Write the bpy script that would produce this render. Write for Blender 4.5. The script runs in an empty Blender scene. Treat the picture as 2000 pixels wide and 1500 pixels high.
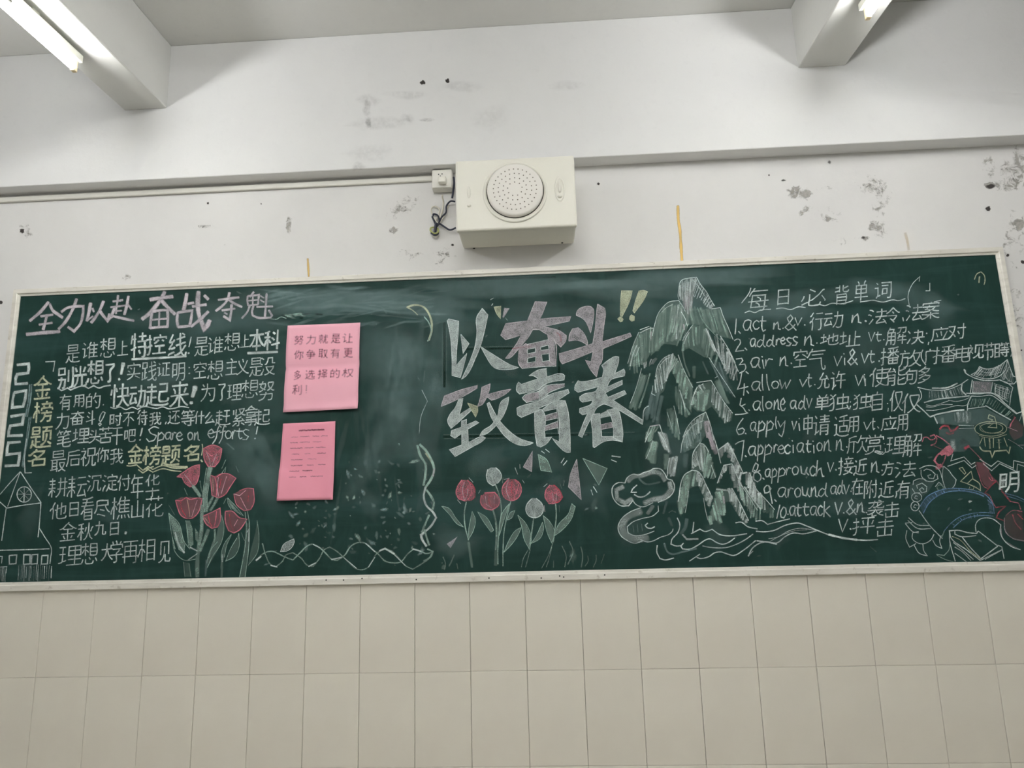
import bpy, bmesh, math, random
from mathutils import Vector, Matrix
from mathutils.geometry import tessellate_polygon
random.seed(7)
S = bpy.context.scene
COL = S.collection
ZO = 0.927                       # height of the tile joint that all measured heights start from

# ---------------------------------------------------------------- camera
FOC = 1181.8
RC = Matrix(((0.99843142, 0.04904727, -0.02700127),
             (-0.03477205, 0.1652265, -0.98564248),
             (-0.04388175, 0.98503531, 0.1666728)))      # rows: image right, image down, view direction
CP = Vector((1.87535, -2.28572, 0.64273 + ZO))
cam = bpy.data.cameras.new('camera')
cam.sensor_width = 36.0
cam.lens = FOC / 2000 * 36
cam.clip_start = 0.02
co = bpy.data.objects.new('camera', cam)
COL.objects.link(co)
m = Matrix((RC[0], -RC[1], -RC[2])).transposed().to_4x4()
m.translation = CP
co.matrix_world = m
S.camera = co

# ---------------------------------------------------------------- light and exposure
TUBE_STRENGTH = 24.0
TUBE_COLOR = (0.985, 0.99, 1.0)
w = bpy.data.worlds.new('world')
S.world = w
w.use_nodes = True
w.node_tree.nodes['Background'].inputs[0].default_value = (0.8, 0.9, 1.0, 1)
w.node_tree.nodes['Background'].inputs[1].default_value = 0.15
S.view_settings.view_transform = 'Standard'
S.view_settings.look = 'None'
S.view_settings.exposure = 1.5
S.view_settings.gamma = 1.0
S.view_settings.use_curve_mapping = False
S.cycles.transparent_max_bounces = 48       # thin coats of chalk lie over each other

# ---------------------------------------------------------------- helpers
def at(px, py, Y):
    """the point on the plane y = Y that the photograph shows at (px, py)"""
    d = RC.transposed() @ Vector(((px - 1000) / FOC, (py - 750) / FOC, 1))
    return CP + d * ((Y - CP.y) / d.y)

def srgb(r, g, b):
    f = lambda c: (c / 255 / 12.92) if c / 255 <= 0.04045 else ((c / 255 + 0.055) / 1.055) ** 2.4
    return (f(r), f(g), f(b), 1)

class N:
    """tiny node builder"""
    def __init__(s, name):
        s.m = bpy.data.materials.new(name); s.m.use_nodes = True
        s.t = s.m.node_tree; s.b = s.t.nodes['Principled BSDF']
        s.tc = s.t.nodes.new('ShaderNodeTexCoord')
    def n(s, kind, **kw):
        o = s.t.nodes.new(kind)
        for k, v in kw.items():
            if k.startswith('i_'):
                o.inputs[k[2:].replace('_', ' ')].default_value = v
            else: setattr(o, k, v)
        return o
    def l(s, a, b): s.t.links.new(a, b)
    def noise(s, scale, detail=4, rough=.55, vec=(1, 1, 1), dist=0.):
        mp = s.n('ShaderNodeMapping'); mp.inputs['Scale'].default_value = vec
        s.l(s.tc.outputs['Object'], mp.inputs[0])
        n = s.n('ShaderNodeTexNoise'); n.inputs['Scale'].default_value = scale
        n.inputs['Detail'].default_value = detail; n.inputs['Roughness'].default_value = rough
        n.inputs['Distortion'].default_value = dist
        s.l(mp.outputs[0], n.inputs['Vector']); return n.outputs[0]
    def ramp(s, src, stops):
        r = s.n('ShaderNodeValToRGB'); e = r.color_ramp.elements
        while len(e) < len(stops): e.new(.5)
        for q, (p, c) in zip(e, stops):
            q.position = p; q.color = c if isinstance(c, tuple) else (c, c, c, 1)
        s.l(src, r.inputs[0]); return r.outputs[0]
    def math(s, op, a, b=None, clamp=False):
        k = s.n('ShaderNodeMath', operation=op, use_clamp=clamp)
        for i, v in enumerate((a, b)):
            if v is None: continue
            if isinstance(v, (int, float)): k.inputs[i].default_value = v
            else: s.l(v, k.inputs[i])
        return k.outputs[0]
    def mix(s, f, a, b):
        k = s.n('ShaderNodeMix', data_type='RGBA')
        for i, v in ((0, f), (6, a), (7, b)):
            if isinstance(v, (int, float, tuple)): k.inputs[i].default_value = v
            else: s.l(v, k.inputs[i])
        return k.outputs[2]
    def col(s, v):
        if isinstance(v, tuple): s.b.inputs['Base Color'].default_value = v
        else: s.l(v, s.b.inputs['Base Color'])
        return s
    def rough(s, v, spec=.5):
        s.b.inputs['Specular IOR Level'].default_value = spec
        if isinstance(v, (int, float)): s.b.inputs['Roughness'].default_value = v
        else: s.l(v, s.b.inputs['Roughness'])
        return s
    def bump(s, src, strength, dist=.002):
        k = s.n('ShaderNodeBump'); k.inputs['Strength'].default_value = strength; k.inputs['Distance'].default_value = dist
        s.l(src, k.inputs['Height']); s.l(k.outputs[0], s.b.inputs['Normal']); return s

def link(name, bm, mats, parent=None, smooth=False):
    me = bpy.data.meshes.new(name)
    bm.normal_update(); bm.to_mesh(me); bm.free()
    for q in (mats if isinstance(mats, (list, tuple)) else [mats]): me.materials.append(q)
    if smooth:
        for p in me.polygons: p.use_smooth = True
    o = bpy.data.objects.new(name, me); COL.objects.link(o)
    if parent: o.parent = parent; o.matrix_parent_inverse = parent.matrix_world.inverted()
    return o

def thing(name, label, cat, loc, group=None):
    o = bpy.data.objects.new(name, None); COL.objects.link(o)
    o.location = loc; o.matrix_world = Matrix.Translation(loc)
    o['label'] = label; o['category'] = cat
    if group: o['group'] = group
    o.empty_display_size = .05
    return o

def box(bm, x0, x1, y0, y1, z0, z1, bev=0., seg=2):
    r = bmesh.ops.create_cube(bm, size=1)
    vs = r['verts']
    for v in vs:
        v.co = Vector(((x0 + x1) / 2 + v.co.x * (x1 - x0), (y0 + y1) / 2 + v.co.y * (y1 - y0), (z0 + z1) / 2 + v.co.z * (z1 - z0)))
    if bev > 0:
        es = list({e for v in vs for e in v.link_edges})
        bmesh.ops.bevel(bm, geom=es, offset=bev, segments=seg, affect='EDGES', profile=.5)
    return bm

def tube(bm, pts, r, n=8):
    """round tube along points"""
    pts = [Vector(p) for p in pts]; rings = []
    for i, p in enumerate(pts):
        d = (pts[min(i + 1, len(pts) - 1)] - pts[max(i - 1, 0)]).normalized()
        a = d.orthogonal().normalized() if i == 0 else (a - d * a.dot(d)).normalized()
        b = d.cross(a)
        rr = r[i] if isinstance(r, (list, tuple)) else r
        rings.append([bm.verts.new(p + a * math.cos(t * 2 * math.pi / n) * rr + b * math.sin(t * 2 * math.pi / n) * rr) for t in range(n)])
    for A, B in zip(rings, rings[1:]):
        for k in range(n): bm.faces.new((A[k], A[(k + 1) % n], B[(k + 1) % n], B[k]))
    bm.faces.new(rings[0][::-1]); bm.faces.new(rings[-1])
    return bm

def lathe(bm, c, prof, n=48):
    """profile of (radius, y) turned about the y axis through c"""
    rings = []
    for r, y in prof:
        if r < 1e-6: rings.append([bm.verts.new((c[0], c[1] + y, c[2]))])
        else: rings.append([bm.verts.new((c[0] + r * math.cos(2 * math.pi * k / n), c[1] + y, c[2] + r * math.sin(2 * math.pi * k / n))) for k in range(n)])
    for A, B in zip(rings, rings[1:]):
        for k in range(n):
            a, b = A[k % len(A)], A[(k + 1) % len(A)]; c2, d = B[(k + 1) % len(B)], B[k % len(B)]
            q = []
            for v in (a, b, c2, d):
                if v not in q: q.append(v)
            if len(q) > 2: bm.faces.new(q)
    return bm

def catmull(P, step=2.2, corner=48):
    """smooth a polyline but keep its sharp corners"""
    P = [Vector(p) for p in P]
    if len(P) < 3: return P
    n = len(P); closed = (P[0] - P[-1]).length < 1e-3
    T = []
    for i in range(n):
        if 0 < i < n - 1: a, b = P[i] - P[i - 1], P[i + 1] - P[i]
        elif closed: a, b = P[0] - P[-2], P[1] - P[0]
        else: T.append(None); continue
        if a.length < 1e-6 or b.length < 1e-6 or a.angle(b) > math.radians(corner): T.append(None)
        else: T.append((a.normalized() + b.normalized()).normalized())
    out = [P[0]]
    for i in range(n - 1):
        a, b = P[i], P[i + 1]; L = (b - a).length
        if L < 1e-6: continue
        ta = T[i] * L if T[i] is not None else (b - a); tb = T[i + 1] * L if T[i + 1] is not None else (b - a)
        k = max(1, int(L / step)) if (T[i] is not None or T[i + 1] is not None) else max(1, int(L / 12))
        for j in range(1, k + 1):
            t = j / k; t2, t3 = t * t, t * t * t
            out.append(a * (2 * t3 - 3 * t2 + 1) + ta * (t3 - 2 * t2 + t) + b * (-2 * t3 + 3 * t2) + tb * (t3 - t2))
    return out

# ---------------------------------------------------------------- materials
def plaster(name, base, amt=.1, b=.25):
    k = N(name); n1 = k.noise(1.3, 5, .6); n2 = k.noise(28, 4, .6)
    dark = tuple(c * (1 - amt) for c in base[:3]) + (1,)
    c = k.mix(k.ramp(n1, [(.38, 0.), (.62, 1.)]), base, dark)
    c = k.mix(k.ramp(n2, [(.55, 0.), (.75, .35)]), c, tuple(x * .9 for x in base[:3]) + (1,))
    k.col(c).rough(.85, .2).bump(n2, b, .003); return k.m
M_WALL = plaster('white_plaster', srgb(226, 226, 225), .05)
M_WALL2 = plaster('lower_wall_plaster', srgb(222, 221, 219), .07)
M_LEDGE = plaster('beam_underside_plaster', srgb(222, 221, 216), .05)
M_CEIL = plaster('ceiling_plaster', srgb(218, 218, 214), .05)
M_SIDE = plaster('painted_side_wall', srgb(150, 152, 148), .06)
k = N('glazed_tile'); n1 = k.noise(2.2, 4); oi = k.n('ShaderNodeObjectInfo')
c = k.mix(oi.outputs['Random'], srgb(223, 218, 206), srgb(220, 215, 203))
c = k.mix(k.ramp(n1, [(.4, 0.), (.65, .5)]), c, srgb(212, 205, 192))
k.col(c).rough(.3, .35); M_TILE = k.m
k = N('tile_grout'); k.col(srgb(150, 143, 126)).rough(.9); M_GROUT = k.m
k = N('floor_terrazzo'); n1 = k.noise(60, 3); k.col(k.mix(k.ramp(n1, [(.45, 0.), (.6, 1.)]), srgb(196, 192, 182), srgb(172, 168, 158))).rough(.5); M_FLOOR = k.m
k = N('brushed_aluminium'); n1 = k.noise(6, 4, .6, (1, 1, 6)); n2 = k.noise(40, 3)
c = k.mix(k.ramp(n1, [(.4, 0.), (.65, .8)]), srgb(224, 221, 212), srgb(204, 200, 190))
k.col(k.mix(k.ramp(n2, [(.62, 0.), (.72, .5)]), c, srgb(160, 152, 138))).rough(.4); M_ALU = k.m
k = N('chalkboard_green')
n1 = k.noise(1.6, 5, .6, (1, 1, 1.6), .4); n2 = k.noise(7, 4, .6, (2.2, 1, .7), .6); n3 = k.noise(2.6, 4, .6, (.35, 1, 3.2), .5)
c = k.mix(k.ramp(n1, [(.35, 0.), (.7, 1.)]), srgb(26, 52, 46), srgb(33, 60, 55))
c = k.mix(k.ramp(n2, [(.45, 0.), (.75, .5)]), c, srgb(44, 74, 70))
c = k.mix(k.ramp(n3, [(.5, 0.), (.78, .55)]), c, srgb(56, 86, 85))
k.col(c).rough(.6, .18); M_BOARD = k.m

def chalk(name, colr, vec=(1, 1, 1), gain=1.12, lo=.42):
    k = N(name); at_ = k.n('ShaderNodeAttribute', attribute_name='dens')
    n1 = k.noise(330, 3, .7, vec); n2 = k.noise(38, 3, .6, vec)
    g = k.math('MULTIPLY', k.ramp(n1, [(.3, lo), (.62, 1.)]), k.ramp(n2, [(.3, .66), (.6, 1.)]))
    a = k.math('MULTIPLY', k.math('MULTIPLY', at_.outputs['Fac'], g), gain, True)
    k.l(a, k.b.inputs['Alpha']); k.col(colr).rough(.95, .1); return k.m
CH = {
    'w': chalk('chalk_white', srgb(222, 234, 232)),
    'v': chalk('chalk_mauve_white', srgb(204, 197, 203)),
    'e': chalk('chalk_pale_green', srgb(172, 200, 188)),
    'y': chalk('chalk_pale_yellow', srgb(208, 214, 184)),
    'p': chalk('chalk_pink', srgb(206, 128, 142)),
    'r': chalk('chalk_red', srgb(190, 88, 102)),
    'b': chalk('chalk_blue', srgb(124, 160, 196)),
    'g': chalk('chalk_dust_grey', srgb(160, 188, 188), gain=.8),
    'm': chalk('chalk_mist', srgb(160, 190, 190), (1, 1, 1), .8, .86),
    'k': chalk('wiped_clean_green', srgb(26, 52, 40)),
}
CHK = list(CH)
k = N('wall_stain'); at_ = k.n('ShaderNodeAttribute', attribute_name='dens')
n1 = k.noise(34, 5, .7, (1, 1, 1), .6); n2 = k.noise(110, 3, .6)
s_ = k.math('ADD', n1, k.math('MULTIPLY', at_.outputs['Fac'], .42))
a = k.ramp(s_, [(.70, 0.), (.84, .55)]); k.l(a, k.b.inputs['Alpha'])
k.col(k.mix(k.ramp(n2, [(.4, 0.), (.6, 1.)]), srgb(182, 178, 170), srgb(160, 157, 150))).rough(.9); M_STAIN = k.m
k = N('wall_dirt_spot'); at_ = k.n('ShaderNodeAttribute', attribute_name='dens'); k.l(k.math('MULTIPLY', at_.outputs['Fac'], 1.6, True), k.b.inputs['Alpha']); k.col(srgb(62, 58, 56)).rough(.9); M_SPOT = k.m
k = N('yellow_drip'); at_ = k.n('ShaderNodeAttribute', attribute_name='dens'); k.l(k.math('MULTIPLY', at_.outputs['Fac'], 1., True), k.b.inputs['Alpha']); k.col(srgb(222, 186, 104)).rough(.6); M_DRIP = k.m
k = N('grey_scuff'); at_ = k.n('ShaderNodeAttribute', attribute_name='dens'); n1 = k.noise(40, 4, .7); k.l(k.math('MULTIPLY', at_.outputs['Fac'], k.ramp(n1, [(.35, .1), (.7, .8)])), k.b.inputs['Alpha']); k.col(srgb(150, 148, 146)).rough(.9); M_SCUFF = k.m
k = N('pink_paper'); n1 = k.noise(9, 3); k.col(k.mix(n1, srgb(242, 184, 198), srgb(234, 172, 188))).rough(.8, .15); M_PINK = k.m
k = N('deep_pink_paper'); n1 = k.noise(9, 3); k.col(k.mix(n1, srgb(236, 160, 178), srgb(228, 150, 168))).rough(.8, .15); M_PINK2 = k.m
k = N('printed_ink'); at_ = k.n('ShaderNodeAttribute', attribute_name='dens'); k.l(k.math('MULTIPLY', at_.outputs['Fac'], .5), k.b.inputs['Alpha']); k.col(srgb(158, 88, 110)).rough(.8); M_INK = k.m
k = N('cream_plastic'); n1 = k.noise(5, 4); k.col(k.mix(n1, srgb(232, 230, 220), srgb(222, 220, 208))).rough(.5, .35); M_CREAM = k.m
k = N('grille_plastic'); k.col(srgb(226, 223, 216)).rough(.5, .35); M_GRILLE = k.m
k = N('dark_gap'); k.col(srgb(58, 58, 52)).rough(.9); M_GAP = k.m
k = N('grille_hole'); k.col(srgb(120, 116, 104)).rough(.9); M_HOLE = k.m
k = N('white_conduit'); k.col(srgb(226, 224, 216)).rough(.5); M_COND = k.m
k = N('lamp_enamel'); k.col(srgb(226, 226, 214)).rough(.4); M_BATTEN = k.m
k = N('lamp_socket_plastic'); k.col(srgb(226, 208, 170)).rough(.5); M_SOCK = k.m
k = N('dark_cable'); k.col(srgb(34, 40, 58)).rough(.5); M_CABLE = k.m
k = N('white_cable'); k.col(srgb(214, 210, 196)).rough(.5); M_WCABLE = k.m
k = N('yellow_green_wire'); k.col(srgb(176, 180, 112)).rough(.5); M_YWIRE = k.m
k = N('fluorescent_tube'); k.col((.9, .9, .9, 1))
k.b.inputs['Emission Color'].default_value = TUBE_COLOR + (1,); k.b.inputs['Emission Strength'].default_value = TUBE_STRENGTH; M_TUBE = k.m

# ---------------------------------------------------------------- the room
X0, X1, YB, CE = -1.86, 5.14, -8.4, 2.52 + ZO
LEDGE = 1.913 + ZO
def struct(name, bm, mat, parent=None):
    o = link(name, bm, mat, parent)
    if not parent: o['kind'] = 'structure'
    return o
def sbox(name, mat, *a, bev=0):
    return struct(name, box(bmesh.new(), *a, bev=bev), mat)
sbox('floor', M_FLOOR, X0 - .2, X1 + .2, YB - .2, .25, -.2, 0)
sbox('ceiling', M_CEIL, X0 - .2, X1 + .2, YB - .2, .25, CE, CE + .15)
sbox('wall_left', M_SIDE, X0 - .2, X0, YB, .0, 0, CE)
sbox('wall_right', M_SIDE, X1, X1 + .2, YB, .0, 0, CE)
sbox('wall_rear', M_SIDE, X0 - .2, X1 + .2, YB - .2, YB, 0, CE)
wall = sbox('wall_front', M_WALL2, X0 - .2, X1 + .2, .0, .22, 0, LEDGE)
upper = sbox('wall_front_beam', M_WALL, X0 - .2, X1 + .2, -.07, .22, LEDGE, CE, bev=.004)
for i, (a, b, z) in enumerate(((.192, .374, 2.229), (2.946, 3.133, 2.249))):
    sbox('ceiling_beam', M_CEIL, a, b, YB, -.068, z + ZO, CE, bev=.006)

# wall tiles: three rows under the board, each tile its own piece
grout = link('grout', box(bmesh.new(), X0, X1, -.006, .0, 0, .309 + ZO), M_GROUT, wall)
TW, TH = .2, .309
def tile_mesh():
    bm = box(bmesh.new(), -TW / 2 + .0005, TW / 2 - .0005, -.0055, .0035, -TH / 2 + .0002, TH / 2 - .0002, bev=.0017, seg=2)
    me = bpy.data.meshes.new('tile'); bm.to_mesh(me); bm.free(); me.materials.append(M_TILE); return me
tm = tile_mesh(); rt = random.Random(3)
for r in range(-2, 2):
    zc = ZO + (r - .5) * TH if r < 1 else ZO + .5 * TH
    if ZO + r * TH - TH < -.01: continue
    for cidx in range(-9, 26):
        xc = (cidx + .5) * TW
        if xc - TW / 2 < X0 - .12 or xc + TW / 2 > X1 + .12: continue
        t = bpy.data.objects.new('tile', tm); COL.objects.link(t); t.parent = wall
        t.location = (xc, -.0085 + rt.uniform(-.0004, .0004), zc)
        t.rotation_euler = (rt.uniform(-.003, .003), 0, rt.uniform(-.003, .003))

# ---------------------------------------------------------------- marks on the wall (thin coats on the plaster)
def dens_layer(bm): return bm.verts.layers.float.new('dens')
def blob(bm, dl, px, py, rx, ry, ang, d, Y, mi=0, n=12, jag=.25, rnd=random):
    c = bm.verts.new(at(px, py, Y)); c[dl] = d; rim = []; mid = []
    ca, sa = math.cos(math.radians(ang)), math.sin(math.radians(ang))
    for k in range(n):
        t = 2 * math.pi * k / n; f = 1 + rnd.uniform(-jag, jag)
        for lst, s, dd in ((mid, .55, d * .8), (rim, 1., 0.)):
            x, y = rx * s * f * math.cos(t), ry * s * f * math.sin(t)
            v = bm.verts.new(at(px + x * ca - y * sa, py + x * sa + y * ca, Y)); v[dl] = dd; lst.append(v)
    for k in range(n):
        f1 = bm.faces.new((c, mid[k], mid[(k + 1) % n])); f2 = bm.faces.new((mid[k], rim[k], rim[(k + 1) % n], mid[(k + 1) % n]))
        f1.material_index = f2.material_index = mi
def marks(name, parent, mat, Y, rows, label=None, jag=.25):
    bm = bmesh.new(); dl = dens_layer(bm)
    for i, r in enumerate(rows): blob(bm, dl, r[0], r[1], r[2], r[3], r[4], r[5], Y - i * 4e-6, jag=jag)
    o = link(name, bm, mat, parent)
    if label: o['label'] = label
    return o
YW, YU = -.0006, -.0706
marks('peeling_patch', wall, M_STAIN, YW, [(1563, 378, 40, 18, 0, .9), (1555, 372, 14, 12, 0, 1.), (1610, 368, 34, 8, -5, .5), (1600, 415, 60, 26, 0, .35), (1570, 412, 22, 10, -35, .7), (1612, 425, 30, 10, 20, .7),
    (1706, 365, 40, 22, 0, .62), (1722, 400, 24, 40, 10, .68), (1712, 445, 26, 26, 0, .72), (1700, 355, 40, 16, 0, .5), (1655, 470, 60, 14, -5, .4), (1690, 465, 14, 6, 0, .8)], 'greyish peeling paint patch above the vocabulary list')
marks('peeling_patch', wall, M_STAIN, YW, [(1985, 330, 46, 50, 0, .7), (1975, 360, 60, 18, 0, .65), (1935, 320, 20, 30, 0, .6), (1993, 438, 14, 16, 0, 1.3), (1932, 362, 14, 8, 0, 1.3), (1985, 470, 40, 80, 0, .5), (1980, 620, 40, 110, 0, .45)], 'dirty grey stained area beside the top-right corner of the board')
marks('peeling_patch', wall, M_STAIN, YW, [(790, 400, 50, 26, -30, .55), (770, 450, 14, 10, 0, .9), (800, 500, 40, 20, 0, .5), (870, 495, 34, 16, 0, .5), (860, 505, 14, 26, 20, .6), (563, 440, 8, 26, 0, .8), (400, 443, 30, 6, 0, .5), (440, 478, 10, 6, 0, .7), (248, 540, 12, 10, 0, .7), (50, 450, 16, 26, 0, .5)], 'faint grey scrapes on the wall left of the speaker')
marks('dirt_spot', wall, M_SPOT, YW - .0002, [(43, 451, 5, 5, 0, 1), (406, 397, 3, 3, 0, .8), (1930, 408, 6, 6, 0, 1), (1935, 364, 10, 5, -5, .7), (1968, 499, 3.5, 3.5, 0, 1), (1998, 512, 5, 4, 0, 1), (1995, 684, 2, 2, 0, 1), (2, 591, 5, 4, 0, 1.), (1169, 359, 3, 3, 0, .8), (884, 478, 3, 3, 0, .7), (1686, 464, 5, 3, 0, .5), (1620, 317, 4, 4, 0, .4), (510, 398, 2, 2, 0, .5), (1502, 342, 2.5, 2, 0, .6), (1530, 352, 5, 2.5, 0, .5)])
marks('dirt_spot', upper, M_SPOT, YU, [(826, 161, 6, 4.5, -10, 1.4), (874, 158, 5, 5, 0, 1.3)], 'pair of dark screw holes in the plaster high above the speaker')
marks('scuff', upper, M_SCUFF, YU, [(720, 195, 24, 14, 0, .3), (716, 215, 10, 20, 0, .35), (740, 240, 70, 14, -5, .25), (835, 234, 16, 5, 0, .5), (800, 185, 50, 10, 0, .22), (1110, 167, 40, 12, 0, .2), (720, 240, 7, 14, 0, .5), (795, 230, 14, 10, 0, .3), (900, 170, 40, 12, 0, .2), (960, 230, 40, 30, 0, .15), (720, 300, 60, 20, 0, .18), (700, 325, 16, 10, 0, .4)], 'faint scuffs on the upper wall left of the screw holes')
bm = bmesh.new(); dl = dens_layer(bm)
def ribbon(bm, dl, P, w, d, Y, mi=0, wob=.14, rnd=random, taper=.75, raw=False):
    """a soft-edged chalk line in the plane y = Y"""
    P = [Vector(p) for p in P] if raw else catmull([Vector(p) for p in P])
    Q = [P[0]]
    for p in P[1:]:
        if (p - Q[-1]).length > .35: Q.append(p)
    if len(Q) == 1: Q = [P[0] + Vector((-w * .3, 0)), P[0] + Vector((w * .3, 0))]
    P = Q; n = len(P); rows = []; h = w * .5 * 1.12; ph = rnd.uniform(0, 9)
    e0 = (P[0] - P[1]).normalized() * h * .5; e1 = (P[-1] - P[-2]).normalized() * h * .5
    P = [P[0] + e0] + P + [P[-1] + e1]
    acc = 0
    for i, p in enumerate(P):
        a = p - P[i - 1] if i else P[1] - P[0]; b = P[i + 1] - p if i < len(P) - 1 else a
        acc += a.length if i else 0
        if a.length < 1e-6: a = b
        if b.length < 1e-6: b = a
        a = a.normalized(); b = b.normalized(); t = a + b
        if t.length < .3: t = a
        t.normalize(); nrm = Vector((-t.y, t.x)); sc = 1 / max(.62, abs(t.dot(a)))
        hh = h * sc * (1 + wob * (math.sin(acc * .35 / max(w, 1) * 3 + ph) * .6 + rnd.uniform(-.5, .5)))
        end = i in (0, len(P) - 1)
        if end: hh *= .55
        dd = 0. if end else d * (1 + wob * 1.2 * math.sin(acc * .11 + ph * 1.7))
        row = []
        for s, f in ((-1, 0), (-.5, 1), (.5, 1), (1, 0)):
            v = bm.verts.new(at(p.x + nrm.x * hh * s, p.y + nrm.y * hh * s, Y)); v[dl] = dd * f; row.append(v)
        rows.append(row)
    for A, B in zip(rows, rows[1:]):
        for k in range(3):
            f = bm.faces.new((A[k], A[k + 1], B[k + 1], B[k])); f.material_index = mi
ribbon(bm, dl, [(1324, 402), (1325, 430), (1328, 450), (1330, 480), (1332, 509)], 6, 1., YW - .0002)
o = link('drip_stain', bm, M_DRIP, wall); o['label'] = 'yellow drip running down to the board above the chalk mountain'
bm = bmesh.new(); dl = dens_layer(bm)
ribbon(bm, dl, [(601, 505), (602, 520), (603, 540)], 4.5, .7, YW - .0002)
ribbon(bm, dl, [(1768, 455), (1772, 470), (1775, 488)], 6, .25, YW - .0002)
o = link('drip_stain', bm, M_DRIP, wall); o['label'] = 'short pale yellow drip above the pink papers'

# ---------------------------------------------------------------- blackboard
bb = thing('blackboard', 'long green chalkboard in a pale metal frame, covered in chalk lettering and drawings', 'blackboard', (1.7, 0, .307 + ZO))
bx0, bx1, bz0, bz1 = -.24, 3.645, .307 + ZO, 1.485 + ZO
ix0, ix1, iz0, iz1 = -.213, 3.618, .339 + ZO, 1.457 + ZO
link('writing_surface', box(bmesh.new(), bx0 + .012, bx1 - .012, -.02, -.001, bz0 + .012, bz1 - .012), M_BOARD, bb)
def rail(o0, o1, i0, i1):
    """mitred frame rail: flat face, inner lip that slopes to the board"""
    bm = bmesh.new(); P = []
    for (ox, oz), (jx, jz) in ((o0, i0), (o1, i1)):
        L = lambda f: (ox + (jx - ox) * f, oz + (jz - oz) * f)
        prof = [(0, 0.), (0, -.028), (.06, -.03), (.62, -.03), (.7, -.028), (.72, -.0255), (1., -.0235), (1., 0)]
        P.append([bm.verts.new((L(f)[0], y, L(f)[1])) for f, y in prof])
    n = len(P[0])
    for k in range(n): bm.faces.new((P[0][k], P[0][(k + 1) % n], P[1][(k + 1) % n], P[1][k]))
    bm.faces.new(P[0]); bm.faces.new(P[1][::-1])
    bmesh.ops.recalc_face_normals(bm, faces=bm.faces)
    return bm
g = .0004
O = [(bx0, bz1), (bx1, bz1), (bx1, bz0), (bx0, bz0)]; I = [(ix0, iz1), (ix1, iz1), (ix1, iz0), (ix0, iz0)]
for i, nm in enumerate(('top', 'right', 'bottom', 'left')):
    j = (i + 1) % 4
    link('frame_rail', rail(O[i], O[j], I[i], I[j]), M_ALU, bb)
for px, py in ((671, 1133), (707, 1130), (813, 1132), (955, 1129), (1057, 1129), (1093, 1125), (1101, 1127), (1181, 1123), (637, 1133)):
    p = at(px, py, -.0302); link('screw', lathe(bmesh.new(), p, [(.0028, .001), (.0026, -.0006), (0, -.001)], 10), M_GAP, bb)

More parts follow.
